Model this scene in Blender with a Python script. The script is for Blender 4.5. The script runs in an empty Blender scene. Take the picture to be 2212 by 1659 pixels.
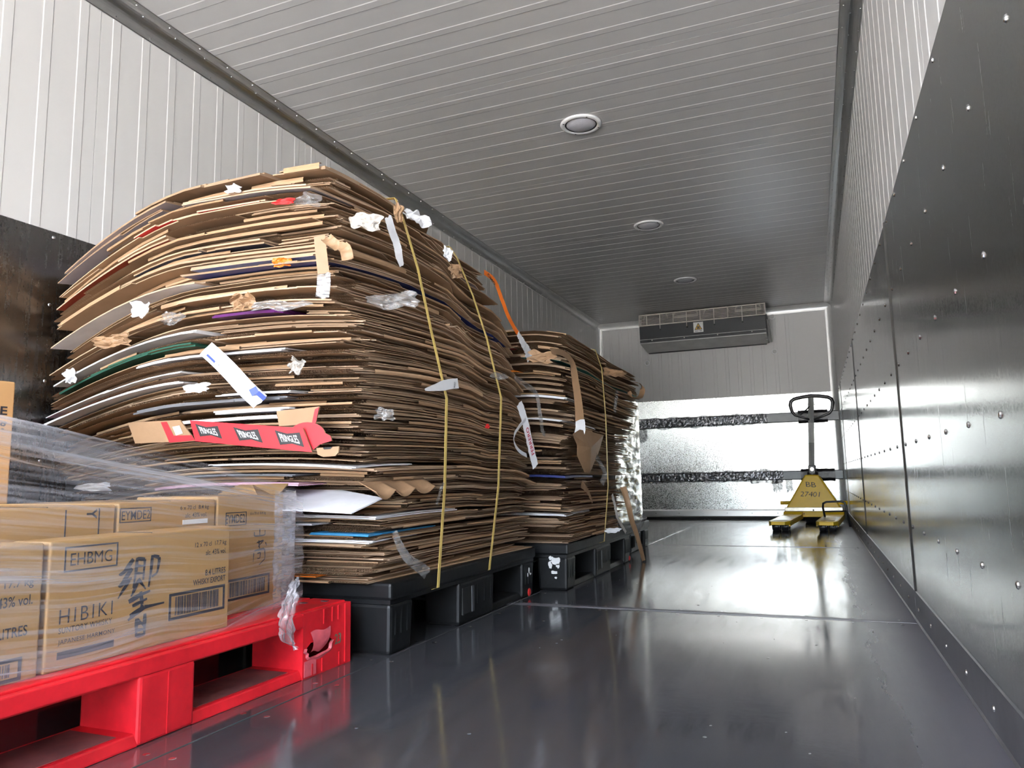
import bpy, bmesh, math, random
from mathutils import Vector, Matrix, noise
rnd = random.Random(11)
scn = bpy.context.scene
COL = scn.collection

# ------------------------------------------------------------------ camera
FPX = 1590.0
CAM_R = Vector((0.92562622, 0.37794498, -0.01933116))
CAM_U = Vector((0.06602273, -0.11097663, 0.99162754))
CAM_F = Vector((-0.37263535, 0.91915275, 0.12767583))
CAM_P = Vector((0.0, 0.0, 0.4617))
cam_d = bpy.data.cameras.new('camera')
cam_d.sensor_width = 36.0
cam_d.lens = FPX / 2212 * 36.0
cam_d.clip_start = 0.02
cam = bpy.data.objects.new('camera', cam_d)
COL.objects.link(cam)
M = Matrix((CAM_R, CAM_U, -CAM_F)).transposed().to_4x4()
M.translation = CAM_P
cam.matrix_world = M
scn.camera = cam

# ------------------------------------------------------------------ daylight: a bright hazy sky seen through the open rear
world = bpy.data.worlds.new('daylight')
scn.world = world
world.use_nodes = True
wn = world.node_tree
for n in list(wn.nodes):
    wn.nodes.remove(n)
bg = wn.nodes.new('ShaderNodeBackground')
wo = wn.nodes.new('ShaderNodeOutputWorld')
sky = wn.nodes.new('ShaderNodeTexSky')
sky.sky_type = 'NISHITA'
sky.sun_disc = False
sky.sun_elevation = math.radians(36)
sky.sun_rotation = 0.0            # the sun stands over the closed end of the box, +y
sky.dust_density = 8.0
haze = wn.nodes.new('ShaderNodeHueSaturation')
haze.inputs['Saturation'].default_value = 0.55
wn.links.new(sky.outputs[0], haze.inputs['Color'])
wn.links.new(haze.outputs[0], bg.inputs['Color'])
bg.inputs['Strength'].default_value = 8.8
wn.links.new(bg.outputs[0], wo.inputs[0])
sun_d = bpy.data.lights.new('sun', 'SUN')
sun_d.energy = 75.0
sun_d.angle = math.radians(0.6)
sun_d.color = (1.0, 0.975, 0.95)
sun = bpy.data.objects.new('sun', sun_d)
COL.objects.link(sun)
# high, from beyond the closed end of the box: it lights the yard behind the truck, not the inside
sun.rotation_euler = Vector((0.12, -1.0, -0.72)).to_track_quat('-Z', 'Y').to_euler()
scn.view_settings.view_transform = 'Standard'
scn.view_settings.look = 'None'
scn.view_settings.gamma = 1.0
scn.view_settings.use_curve_mapping = False
scn.view_settings.exposure = 0.0
scn.cycles.max_bounces = 9
scn.cycles.diffuse_bounces = 4
scn.cycles.glossy_bounces = 5
scn.cycles.adaptive_threshold = 0.05
scn.cycles.transparent_max_bounces = 14
scn.cycles.sample_clamp_indirect = 12.0

# ------------------------------------------------------------------ the place, metres: x across, y into the box, z up
XL, XR = -2.2265, 0.2734
YB = 8.1243          # inner face of the front bulkhead
YO = -2.0           # open rear edge of the box
HC = 2.2             # ceiling
ZS = 1.2806          # top of the metal sheeting


def ray(px, py):
    return CAM_F + CAM_R * ((px - 1106) / FPX) - CAM_U * ((py - 829.5) / FPX)


def on_x(px, py, X):
    d = ray(px, py)
    return CAM_P + d * ((X - CAM_P.x) / d.x)


def on_y(px, py, Y):
    d = ray(px, py)
    return CAM_P + d * ((Y - CAM_P.y) / d.y)


def on_z(px, py, Z):
    d = ray(px, py)
    return CAM_P + d * ((Z - CAM_P.z) / d.z)


# ------------------------------------------------------------------ materials
MATS = {}


def nodes_of(name):
    m = bpy.data.materials.new(name)
    m.use_nodes = True
    t = m.node_tree
    return m, t, t.nodes['Principled BSDF']


def N(t, kind, **kw):
    n = t.nodes.new(kind)
    for k, v in kw.items():
        if k in n.inputs:
            n.inputs[k].default_value = v
        else:
            setattr(n, k, v)
    return n


def mat(name, col, rough=0.5, metal=0.0, var=0.12, scale=8.0, stretch=(1, 1, 1), rvar=0.0, bump=0.0, bscale=60.0, spec=0.5,
        coat=0.0):
    m, t, b = nodes_of(name)
    tc = N(t, 'ShaderNodeTexCoord')
    mp = N(t, 'ShaderNodeMapping')
    mp.inputs['Scale'].default_value = stretch
    t.links.new(tc.outputs['Object'], mp.inputs[0])
    nz = N(t, 'ShaderNodeTexNoise', Scale=scale, Detail=5.0, Roughness=0.6)
    t.links.new(mp.outputs[0], nz.inputs['Vector'])
    rp = N(t, 'ShaderNodeValToRGB')
    rp.color_ramp.elements[0].position = 0.3
    rp.color_ramp.elements[1].position = 0.7
    rp.color_ramp.elements[0].color = [c * (1 - var) for c in col] + [1]
    rp.color_ramp.elements[1].color = [min(1, c * (1 + var)) for c in col] + [1]
    t.links.new(nz.outputs['Fac'], rp.inputs[0])
    t.links.new(rp.outputs[0], b.inputs['Base Color'])
    b.inputs['Roughness'].default_value = rough
    b.inputs['Metallic'].default_value = metal
    b.inputs['Specular IOR Level'].default_value = spec
    b.inputs['Coat Weight'].default_value = coat
    if rvar:
        mr = N(t, 'ShaderNodeMapRange')
        mr.inputs['To Min'].default_value = max(0.02, rough - rvar)
        mr.inputs['To Max'].default_value = rough + rvar
        t.links.new(nz.outputs['Fac'], mr.inputs['Value'])
        t.links.new(mr.outputs[0], b.inputs['Roughness'])
    if bump:
        n2 = N(t, 'ShaderNodeTexNoise', Scale=bscale, Detail=3.0)
        t.links.new(mp.outputs[0], n2.inputs['Vector'])
        bp = N(t, 'ShaderNodeBump', Strength=bump, Distance=0.002)
        t.links.new(n2.outputs['Fac'], bp.inputs['Height'])
        t.links.new(bp.outputs[0], b.inputs['Normal'])
    MATS[name] = m
    return m


def galvanised(name, col, rough, streak, spangle=0.25):
    """zinc sheet: fine spangle, vertical drawn streaks, scuffs that dull it, and a gentle oil-canning wave"""
    m, t, b = nodes_of(name)
    tc = N(t, 'ShaderNodeTexCoord')
    sp = N(t, 'ShaderNodeTexVoronoi', Scale=230.0)
    t.links.new(tc.outputs['Object'], sp.inputs['Vector'])
    mp = N(t, 'ShaderNodeMapping')
    mp.inputs['Scale'].default_value = streak
    t.links.new(tc.outputs['Object'], mp.inputs[0])
    st = N(t, 'ShaderNodeTexNoise', Scale=6.0, Detail=8.0, Roughness=0.65)
    t.links.new(mp.outputs[0], st.inputs['Vector'])
    big = N(t, 'ShaderNodeTexNoise', Scale=1.6, Detail=4.0)
    t.links.new(tc.outputs['Object'], big.inputs['Vector'])
    hs = N(t, 'ShaderNodeHueSaturation', Saturation=0.0)
    t.links.new(sp.outputs['Color'], hs.inputs['Color'])
    mx = N(t, 'ShaderNodeMixRGB', blend_type='MULTIPLY')
    mx.inputs[0].default_value = 0.16
    mx.inputs[1].default_value = (*col, 1)
    t.links.new(hs.outputs[0], mx.inputs[2])
    t.links.new(mx.outputs[0], b.inputs['Base Color'])
    b.inputs['Metallic'].default_value = 1.0
    ad = N(t, 'ShaderNodeMath', operation='ADD')
    t.links.new(st.outputs['Fac'], ad.inputs[0])
    t.links.new(big.outputs['Fac'], ad.inputs[1])
    mr = N(t, 'ShaderNodeMapRange')
    mr.inputs['From Min'].default_value = 0.7
    mr.inputs['From Max'].default_value = 1.3
    mr.inputs['To Min'].default_value = rough * 0.75
    mr.inputs['To Max'].default_value = rough * 1.35
    t.links.new(ad.outputs[0], mr.inputs['Value'])
    gm = N(t, 'ShaderNodeMath', operation='POWER')
    t.links.new(hs.outputs[0], gm.inputs[0])
    gm.inputs[1].default_value = 2.0
    sc = N(t, 'ShaderNodeMath', operation='MULTIPLY')
    t.links.new(gm.outputs[0], sc.inputs[0])
    sc.inputs[1].default_value = spangle
    rs = N(t, 'ShaderNodeMath', operation='ADD')
    t.links.new(mr.outputs[0], rs.inputs[0])
    t.links.new(sc.outputs[0], rs.inputs[1])
    sm = N(t, 'ShaderNodeMapRange')
    sm.inputs['From Min'].default_value = 0.62
    sm.inputs['From Max'].default_value = 0.74
    sm.inputs['To Max'].default_value = 0.22
    t.links.new(st.outputs['Fac'], sm.inputs['Value'])
    r3 = N(t, 'ShaderNodeMath', operation='ADD')
    t.links.new(rs.outputs[0], r3.inputs[0])
    t.links.new(sm.outputs[0], r3.inputs[1])
    t.links.new(r3.outputs[0], b.inputs['Roughness'])
    w = N(t, 'ShaderNodeTexNoise', Scale=1.1, Detail=1.0)
    t.links.new(tc.outputs['Object'], w.inputs['Vector'])
    bp = N(t, 'ShaderNodeBump', Strength=0.25, Distance=0.012)
    t.links.new(w.outputs['Fac'], bp.inputs['Height'])
    b2 = N(t, 'ShaderNodeBump', Strength=0.03, Distance=0.001)
    t.links.new(sp.outputs['Distance'], b2.inputs['Height'])
    t.links.new(bp.outputs[0], b2.inputs['Normal'])
    t.links.new(b2.outputs[0], b.inputs['Normal'])
    MATS[name] = m
    return m


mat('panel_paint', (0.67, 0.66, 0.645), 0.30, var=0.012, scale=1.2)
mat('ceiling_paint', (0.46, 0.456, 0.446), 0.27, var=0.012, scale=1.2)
mat('skin', (0.6, 0.6, 0.6), 0.5)
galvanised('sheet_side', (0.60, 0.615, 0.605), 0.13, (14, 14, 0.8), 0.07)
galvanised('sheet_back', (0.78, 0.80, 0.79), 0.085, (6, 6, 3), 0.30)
galvanised('sheet_left', (0.25, 0.245, 0.24), 0.24, (14, 14, 0.8), 0.04)  # same zinc, darkened: the stacks' dark reflection is put into its colour
mat('alu_trim', (0.55, 0.55, 0.54), 0.36, 1.0, var=0.06, scale=5, rvar=0.08)
mat('kick_steel', (0.20, 0.195, 0.205), 0.38, 0.8, var=0.3, scale=9, rvar=0.1)
mat('trim_pale', (0.72, 0.72, 0.70), 0.32, 0.25, var=0.04, scale=5)
mat('rivet', (0.85, 0.86, 0.87), 0.2, 1.0, var=0.02)
mat('rail_grey', (0.13, 0.14, 0.145), 0.4, 0.3)
mat('dark_gap', (0.015, 0.015, 0.016), 0.7)
mat('white_ring', (0.82, 0.82, 0.82), 0.35)
mat('lens', (0.42, 0.42, 0.45), 0.25, bump=0.4, bscale=160)
mat('rubber', (0.02, 0.02, 0.022), 0.5)
mat('screw_dark', (0.06, 0.06, 0.06), 0.4, 0.6)
mat('ac_dark', (0.018, 0.022, 0.026), 0.45, var=0.15, spec=0.25)
mat('ac_light', (0.58, 0.58, 0.56), 0.4)
mat('ac_grille', (0.62, 0.57, 0.52), 0.45)
mat('ac_fan', (0.24, 0.22, 0.2), 0.5)
mat('sign_white', (0.75, 0.75, 0.72), 0.4)
mat('sign_yellow', (0.62, 0.36, 0.03), 0.4)
mat('ink_black', (0.02, 0.02, 0.022), 0.5)
mat('jack_yellow', (0.82, 0.52, 0.012), 0.38, var=0.08, scale=6, rvar=0.08)
mat('jack_wear', (0.55, 0.52, 0.45), 0.3, 0.8, var=0.3, scale=14)
mat('jack_black', (0.018, 0.018, 0.02), 0.35)
mat('jack_grey', (0.48, 0.49, 0.48), 0.35, 0.2)
mat('jack_pale', (0.85, 0.85, 0.83), 0.35, 0.2)
mat('chrome', (0.8, 0.8, 0.8), 0.12, 1.0, var=0.02)
mat('red_plastic', (0.62, 0.012, 0.022), 0.38, var=0.28, scale=9, rvar=0.12, bump=0.25, bscale=40)
mat('red_scuffed', (0.66, 0.11, 0.14), 0.5, var=0.3, scale=14, bump=0.4, bscale=60)
mat('red_dirty', (0.15, 0.05, 0.05), 0.65, var=0.5, scale=10)
mat('black_plastic', (0.008, 0.0085, 0.0095), 0.45, var=0.35, scale=7, rvar=0.1, bump=0.35, bscale=50, spec=0.3)
mat('black_worn', (0.05, 0.053, 0.06), 0.45, var=0.4, scale=20)
mat('grey_stamp', (0.17, 0.16, 0.10), 0.6)
mat('label_white', (0.78, 0.78, 0.78), 0.45)
mat('carton', (0.37, 0.22, 0.085), 0.6, var=0.07, scale=4, bump=0.15, bscale=90)
mat('carton_warm', (0.54, 0.31, 0.13), 0.6, var=0.06, scale=4)
mat('carton_ink', (0.022, 0.024, 0.036), 0.6)
mat('strap_yellow', (0.74, 0.54, 0.17), 0.35, var=0.06)
mat('paper_white', (0.82, 0.82, 0.84), 0.5, var=0.04)
mat('paper_kraft', (0.29, 0.175, 0.095), 0.55, var=0.1, scale=12, bump=0.3)
mat('paper_grey', (0.5, 0.46, 0.42), 0.5, var=0.2, scale=12)
mat('pringles_red', (0.60, 0.025, 0.035), 0.4, var=0.06)
mat('orange_tape', (0.78, 0.17, 0.015), 0.35, var=0.1)
mat('red_ink', (0.45, 0.02, 0.05), 0.45)
mat('blue_ink', (0.03, 0.06, 0.28), 0.4)
mat('foil', (0.92, 0.91, 0.86), 0.26, 0.7, var=0.04, bump=0.4, bscale=30)
mat('concrete', (0.50, 0.485, 0.46), 0.8, var=0.15, scale=1.5)
mat('tag_red', (0.5, 0.02, 0.02), 0.4)


def board_material(name, c0, c1, c2, rough=0.72):
    """paper board: the tone differs from sheet to sheet, with a little mottling"""
    m, t, b = nodes_of(name)
    oi = N(t, 'ShaderNodeObjectInfo')
    rp = N(t, 'ShaderNodeValToRGB')
    rp.color_ramp.elements[0].color = (*c0, 1)
    rp.color_ramp.elements[1].color = (*c2, 1)
    e = rp.color_ramp.elements.new(0.5)
    e.color = (*c1, 1)
    t.links.new(oi.outputs['Random'], rp.inputs[0])
    tc = N(t, 'ShaderNodeTexCoord')
    nz = N(t, 'ShaderNodeTexNoise', Scale=14.0, Detail=5.0)
    t.links.new(tc.outputs['Object'], nz.inputs['Vector'])
    mr = N(t, 'ShaderNodeMapRange')
    mr.inputs['To Min'].default_value = 0.8
    mr.inputs['To Max'].default_value = 1.18
    t.links.new(nz.outputs['Fac'], mr.inputs['Value'])
    mx = N(t, 'ShaderNodeVectorMath', operation='MULTIPLY')
    t.links.new(rp.outputs[0], mx.inputs[0])
    t.links.new(mr.outputs[0], mx.inputs[1])
    t.links.new(mx.outputs[0], b.inputs['Base Color'])
    b.inputs['Roughness'].default_value = rough
    b.inputs['Specular IOR Level'].default_value = 0.3
    MATS[name] = m


board_material('kraft', (0.28, 0.17, 0.095), (0.37, 0.235, 0.135), (0.46, 0.30, 0.18))
board_material('kraft_edge', (0.25, 0.165, 0.105), (0.34, 0.235, 0.15), (0.43, 0.31, 0.215))
board_material('white_board', (0.70, 0.70, 0.73), (0.76, 0.76, 0.79), (0.82, 0.82, 0.84), 0.45)
board_material('lilac_board', (0.40, 0.36, 0.38), (0.45, 0.41, 0.44), (0.5, 0.46, 0.48), 0.5)
board_material('red_board', (0.55, 0.02, 0.02), (0.60, 0.02, 0.02), (0.6, 0.03, 0.03), 0.45)
board_material('rust_board', (0.25, 0.04, 0.02), (0.28, 0.05, 0.02), (0.3, 0.05, 0.03), 0.5)
board_material('navy_board', (0.02, 0.025, 0.06), (0.02, 0.03, 0.07), (0.03, 0.035, 0.07), 0.4)
board_material('blue_board', (0.015, 0.03, 0.17), (0.015, 0.035, 0.19), (0.02, 0.04, 0.2), 0.4)
board_material('sky_board', (0.03, 0.20, 0.42), (0.03, 0.23, 0.46), (0.04, 0.25, 0.5), 0.4)
board_material('teal_board', (0.03, 0.40, 0.42), (0.03, 0.42, 0.42), (0.04, 0.45, 0.45), 0.4)
board_material('green_board', (0.012, 0.065, 0.042), (0.015, 0.07, 0.045), (0.016, 0.075, 0.05), 0.5)
board_material('purple_board', (0.07, 0.007, 0.085), (0.075, 0.008, 0.09), (0.08, 0.01, 0.095), 0.45)
board_material('pink_board', (0.62, 0.36, 0.46), (0.64, 0.38, 0.48), (0.66, 0.4, 0.5), 0.45)
board_material('orange_board', (0.8, 0.2, 0.02), (0.8, 0.22, 0.02), (0.82, 0.24, 0.03), 0.45)
board_material('grey_board', (0.14, 0.14, 0.15), (0.16, 0.16, 0.18), (0.2, 0.2, 0.22), 0.5)
board_material('maroon_board', (0.16, 0.015, 0.04), (0.18, 0.02, 0.05), (0.2, 0.02, 0.05), 0.45)
board_material('yellow_board', (0.7, 0.45, 0.02), (0.72, 0.46, 0.02), (0.75, 0.48, 0.02), 0.45)


def floor_material():
    """dark steel plate, worn bright down the middle, dull dirt along the side and the joints"""
    m, t, b = nodes_of('floor_steel')
    g = N(t, 'ShaderNodeNewGeometry')
    sx = N(t, 'ShaderNodeSeparateXYZ')
    t.links.new(g.outputs['Position'], sx.inputs[0])
    mp = N(t, 'ShaderNodeMapping')
    mp.inputs['Scale'].default_value = (7, 0.8, 1)
    t.links.new(g.outputs['Position'], mp.inputs[0])
    st = N(t, 'ShaderNodeTexNoise', Scale=3.0, Detail=9.0, Roughness=0.7)
    t.links.new(mp.outputs[0], st.inputs['Vector'])
    bl = N(t, 'ShaderNodeTexNoise', Scale=2.2, Detail=7.0, Roughness=0.65)
    t.links.new(g.outputs['Position'], bl.inputs['Vector'])
    # dirt along the right edge
    e1 = N(t, 'ShaderNodeMapRange')
    e1.inputs['From Min'].default_value = -0.02
    e1.inputs['From Max'].default_value = 0.22
    t.links.new(sx.outputs['X'], e1.inputs['Value'])
    # dirt along the cross joints, every 2.45 m
    jy = N(t, 'ShaderNodeMath', operation='SUBTRACT')
    t.links.new(sx.outputs['Y'], jy.inputs[0])
    jy.inputs[1].default_value = 2.62
    pp = N(t, 'ShaderNodeMath', operation='PINGPONG')
    t.links.new(jy.outputs[0], pp.inputs[0])
    pp.inputs[1].default_value = 1.22
    e2 = N(t, 'ShaderNodeMapRange')
    e2.inputs['From Min'].default_value = 0.05
    e2.inputs['From Max'].default_value = 0.01
    t.links.new(pp.outputs[0], e2.inputs['Value'])
    mxx = N(t, 'ShaderNodeMath', operation='MAXIMUM')
    t.links.new(e1.outputs[0], mxx.inputs[0])
    t.links.new(e2.outputs[0], mxx.inputs[1])
    br = N(t, 'ShaderNodeMath', operation='ADD')
    t.links.new(mxx.outputs[0], br.inputs[0])
    bs = N(t, 'ShaderNodeMixRGB')
    bs.inputs[0].default_value = 0.5
    t.links.new(bl.outputs['Fac'], bs.inputs[1])
    t.links.new(st.outputs['Fac'], bs.inputs[2])
    t.links.new(bs.outputs[0], br.inputs[1])
    ms = N(t, 'ShaderNodeMapRange')
    ms.inputs['From Min'].default_value = 0.66
    ms.inputs['From Max'].default_value = 1.45
    t.links.new(br.outputs[0], ms.inputs['Value'])
    c1 = N(t, 'ShaderNodeMixRGB')
    c1.inputs[1].default_value = (0.035, 0.036, 0.041, 1)
    c1.inputs[2].default_value = (0.075, 0.075, 0.083, 1)
    t.links.new(st.outputs['Fac'], c1.inputs[0])
    c2 = N(t, 'ShaderNodeMixRGB')
    t.links.new(c1.outputs[0], c2.inputs[1])
    c2.inputs[2].default_value = (0.088, 0.082, 0.097, 1)
    t.links.new(ms.outputs[0], c2.inputs[0])
    t.links.new(c2.outputs[0], b.inputs['Base Color'])
    r1 = N(t, 'ShaderNodeMapRange')
    r1.inputs['From Min'].default_value = 0.3
    r1.inputs['From Max'].default_value = 0.7
    r1.inputs['To Min'].default_value = 0.07
    r1.inputs['To Max'].default_value = 0.17
    t.links.new(st.outputs['Fac'], r1.inputs['Value'])
    r2 = N(t, 'ShaderNodeMix')
    t.links.new(ms.outputs[0], r2.inputs[0])
    t.links.new(r1.outputs[0], r2.inputs[2])
    r2.inputs[3].default_value = 0.42
    t.links.new(r2.outputs[0], b.inputs['Roughness'])
    b.inputs['IOR'].default_value = 2.3
    b.inputs['Specular IOR Level'].default_value = 0.6
    bp = N(t, 'ShaderNodeBump', Strength=0.12, Distance=0.004)
    t.links.new(bl.outputs['Fac'], bp.inputs['Height'])
    t.links.new(bp.outputs[0], b.inputs['Normal'])
    MATS['floor_steel'] = m


floor_material()


def film_material(name, base, gain, su, sv, tint=(0.86, 0.84, 0.9), gloss=0.4):
    """stretched polythene: clear, with drawn milky streaks along the pull (UV u)"""
    m = bpy.data.materials.new(name)
    m.use_nodes = True
    t = m.node_tree
    for n in list(t.nodes):
        t.nodes.remove(n)
    out = N(t, 'ShaderNodeOutputMaterial')
    uv = N(t, 'ShaderNodeUVMap')
    mp = N(t, 'ShaderNodeMapping')
    mp.inputs['Scale'].default_value = (su, sv, 1)
    t.links.new(uv.outputs[0], mp.inputs[0])
    n1 = N(t, 'ShaderNodeTexNoise', Scale=1.0, Detail=6.0, Roughness=0.6, Distortion=0.15)
    t.links.new(mp.outputs[0], n1.inputs['Vector'])
    mp2 = N(t, 'ShaderNodeMapping')
    mp2.inputs['Scale'].default_value = (su * 0.5, sv * 0.14, 1)
    t.links.new(uv.outputs[0], mp2.inputs[0])
    n2 = N(t, 'ShaderNodeTexNoise', Scale=1.0, Detail=2.0)
    t.links.new(mp2.outputs[0], n2.inputs['Vector'])
    mu = N(t, 'ShaderNodeMath', operation='MULTIPLY')
    t.links.new(n1.outputs['Fac'], mu.inputs[0])
    t.links.new(n2.outputs['Fac'], mu.inputs[1])
    mr = N(t, 'ShaderNodeMapRange')
    mr.inputs['From Min'].default_value = 0.19
    mr.inputs['From Max'].default_value = 0.42
    mr.inputs['To Min'].default_value = base
    mr.inputs['To Max'].default_value = base + gain
    t.links.new(mu.outputs[0], mr.inputs['Value'])
    tr = N(t, 'ShaderNodeBsdfTransparent')
    df = N(t, 'ShaderNodeBsdfDiffuse')
    df.inputs['Color'].default_value = (*tint, 1)
    gl = N(t, 'ShaderNodeBsdfGlossy')
    gl.inputs['Roughness'].default_value = 0.22
    gl.inputs['Color'].default_value = (0.9, 0.9, 0.95, 1)
    mg = N(t, 'ShaderNodeMixShader')
    mg.inputs[0].default_value = gloss
    t.links.new(df.outputs[0], mg.inputs[1])
    t.links.new(gl.outputs[0], mg.inputs[2])
    mx = N(t, 'ShaderNodeMixShader')
    t.links.new(mr.outputs[0], mx.inputs[0])
    t.links.new(tr.outputs[0], mx.inputs[1])
    t.links.new(mg.outputs[0], mx.inputs[2])
    t.links.new(mx.outputs[0], out.inputs[0])
    MATS[name] = m


film_material('film', 0.03, 0.72, 2.2, 46.0)
film_material('film_dense', 0.32, 0.6, 3.0, 30.0)
film_material('clear_tape', 0.20, 0.55, 6.0, 3.0, (0.45, 0.43, 0.41), 0.22)
film_material('rail_film', 0.45, 0.5, 60.0, 5.0, (0.10, 0.10, 0.11), 0.2)


# ------------------------------------------------------------------ mesh building
class MB:
    def __init__(self):
        self.v, self.f, self.m, self.uv = [], [], [], []

    def quad(self, pts, mi=0, uv=None):
        b = len(self.v)
        self.v.extend([tuple(p) for p in pts])
        self.f.append(tuple(range(b, b + len(pts))))
        self.m.append(mi)
        return self

    def hexa(self, p, mi=0):
        """8 corners: bottom ring 0-3, top ring 4-7 (counter-clockwise from above)"""
        b = len(self.v)
        self.v.extend([tuple(q) for q in p])
        for q in ((3, 2, 1, 0), (4, 5, 6, 7), (0, 1, 5, 4), (1, 2, 6, 5), (2, 3, 7, 6), (3, 0, 4, 7)):
            self.f.append(tuple(b + i for i in q))
            self.m.append(mi)
        return self

    def box(self, x0, x1, y0, y1, z0, z1, mi=0):
        return self.hexa([(x0, y0, z0), (x1, y0, z0), (x1, y1, z0), (x0, y1, z0),
                          (x0, y0, z1), (x1, y0, z1), (x1, y1, z1), (x0, y1, z1)], mi)

    def taper(self, x0, x1, y0, y1, z0, z1, dx, dy, mi=0):
        return self.hexa([(x0 + dx, y0 + dy, z0), (x1 - dx, y0 + dy, z0), (x1 - dx, y1 - dy, z0), (x0 + dx, y1 - dy, z0),
                          (x0, y0, z1), (x1, y0, z1), (x1, y1, z1), (x0, y1, z1)], mi)

    def prism(self, poly, axis, a0, a1, mi=0):
        """closed polygon in the two other axes, extruded along axis 'x','y' or 'z'"""
        def P(u, w, a):
            return (a, u, w) if axis == 'x' else ((u, a, w) if axis == 'y' else (u, w, a))
        b = len(self.v)
        n = len(poly)
        for a in (a0, a1):
            self.v.extend([P(u, w, a) for u, w in poly])
        self.f.append(tuple(range(b + n - 1, b - 1, -1)))
        self.f.append(tuple(range(b + n, b + 2 * n)))
        self.m.extend([mi, mi])
        for i in range(n):
            j = (i + 1) % n
            self.f.append((b + i, b + j, b + n + j, b + n + i))
            self.m.append(mi)
        return self

    def tube(self, pts, r, n=10, mi=0, cap=True):
        pts = [Vector(p) for p in pts]
        rs = r if isinstance(r, (list, tuple)) else [r] * len(pts)
        b = len(self.v)
        T0 = (pts[1] - pts[0]).normalized()
        up = Vector((0, 0, 1)) if abs(T0.z) < 0.9 else Vector((0, 1, 0))
        nx = T0.cross(up).normalized()
        for i, p in enumerate(pts):
            if i == 0:
                T = T0
            elif i == len(pts) - 1:
                T = (pts[i] - pts[i - 1]).normalized()
            else:
                T = ((pts[i + 1] - pts[i]).normalized() + (pts[i] - pts[i - 1]).normalized())
                T = T.normalized() if T.length > 1e-6 else (pts[i] - pts[i - 1]).normalized()
            nx = (nx - T * nx.dot(T)).normalized()
            ny = T.cross(nx)
            for k in range(n):
                a = 2 * math.pi * k / n
                self.v.append(tuple(p + (nx * math.cos(a) + ny * math.sin(a)) * rs[i]))
        for i in range(len(pts) - 1):
            for k in range(n):
                k2 = (k + 1) % n
                self.f.append((b + i * n + k, b + i * n + k2, b + (i + 1) * n + k2, b + (i + 1) * n + k))
                self.m.append(mi)
        if cap:
            self.f.append(tuple(b + k for k in range(n - 1, -1, -1)))
            self.f.append(tuple(b + (len(pts) - 1) * n + k for k in range(n)))
            self.m.extend([mi, mi])
        return self

    def lathe(self, c, axis, prof, n=32, mi=0):
        """profile [(radius, along)] turned about an axis vector through c"""
        A = Vector(axis).normalized()
        s = Vector((1, 0, 0)) if abs(A.x) < 0.9 else Vector((0, 1, 0))
        X = A.cross(s).normalized()
        Y = A.cross(X)
        c = Vector(c)
        b = len(self.v)
        for r, h in prof:
            for k in range(n):
                a = 2 * math.pi * k / n
                self.v.append(tuple(c + A * h + (X * math.cos(a) + Y * math.sin(a)) * r))
        for i in range(len(prof) - 1):
            for k in range(n):
                k2 = (k + 1) % n
                self.f.append((b + i * n + k, b + (i + 1) * n + k, b + (i + 1) * n + k2, b + i * n + k2))
                self.m.append(mi)
        return self

    def dome(self, c, nrm, r, h, n=8, mi=0):
        return self.lathe(c, nrm, [(r, 0), (r * 0.8, h * 0.6), (r * 0.4, h * 0.92), (0.0001, h)], n, mi)

    def build(self, name, mats, parent=None, smooth=False, bevel=0.0, seg=2, uvf=None):
        me = bpy.data.meshes.new(name)
        me.from_pydata(self.v, [], self.f)
        if isinstance(mats, str):
            mats = [mats]
        for k in mats:
            me.materials.append(MATS[k])
        me.polygons.foreach_set('material_index', self.m)
        if smooth:
            me.polygons.foreach_set('use_smooth', [True] * len(self.f))
        if uvf:
            ul = me.uv_layers.new(name='UVMap')
            for lp in me.loops:
                ul.data[lp.index].uv = uvf(lp.vertex_index)
        me.update()
        o = bpy.data.objects.new(name, me)
        COL.objects.link(o)
        if parent is not None:
            o.parent = parent
        if bevel:
            b = o.modifiers.new('bevel', 'BEVEL')
            b.width = bevel
            b.segments = seg
            b.limit_method = 'ANGLE'
            b.angle_limit = math.radians(40)
        return o


def tag(o, label, cat, group=None):
    o['label'] = label
    o['category'] = cat
    if group:
        o['group'] = group
    return o


def empty(name, label, cat, loc=(0, 0, 0), rz=0.0, group=None):
    o = bpy.data.objects.new(name, None)
    o.empty_display_size = 0.1
    COL.objects.link(o)
    o.location = loc
    o.rotation_euler = (0, 0, rz)
    return tag(o, label, cat, group)


def structure(o):
    o['kind'] = 'structure'
    return o


def stuff(o):
    o['kind'] = 'stuff'
    return o


def lettering(name, s, origin, ex, ey, w, h, material, parent, lift=0.0006, bold=0.0, space=1.0, bend=None):
    """flat printed text fitted into a w x h box whose lower left corner is origin; ex right, ey up (unit vectors)"""
    cu = bpy.data.curves.new(name, 'FONT')
    cu.body = s
    cu.size = 1.0
    cu.offset = bold
    cu.space_character = space
    cu.resolution_u = 3
    tmp = bpy.data.objects.new(name, cu)
    COL.objects.link(tmp)
    dg = bpy.context.evaluated_depsgraph_get()
    me = bpy.data.meshes.new_from_object(tmp.evaluated_get(dg))
    bpy.data.objects.remove(tmp)
    vs = [v.co.copy() for v in me.vertices]
    if not vs:
        return None
    x0, x1 = min(v.x for v in vs), max(v.x for v in vs)
    y0, y1 = min(v.y for v in vs), max(v.y for v in vs)
    O, EX, EY = Vector(origin), Vector(ex).normalized(), Vector(ey).normalized()
    EN = EX.cross(EY)
    for v in me.vertices:
        u = (v.co.x - x0) / (x1 - x0)
        t = (v.co.y - y0) / (y1 - y0)
        if bend:
            u, t = bend(u, t)
        v.co = O + EX * (u * w) + EY * (t * h) + EN * lift
    me.materials.clear()
    me.materials.append(MATS[material])
    o = bpy.data.objects.new(name, me)
    COL.objects.link(o)
    o.parent = parent
    return o


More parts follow.
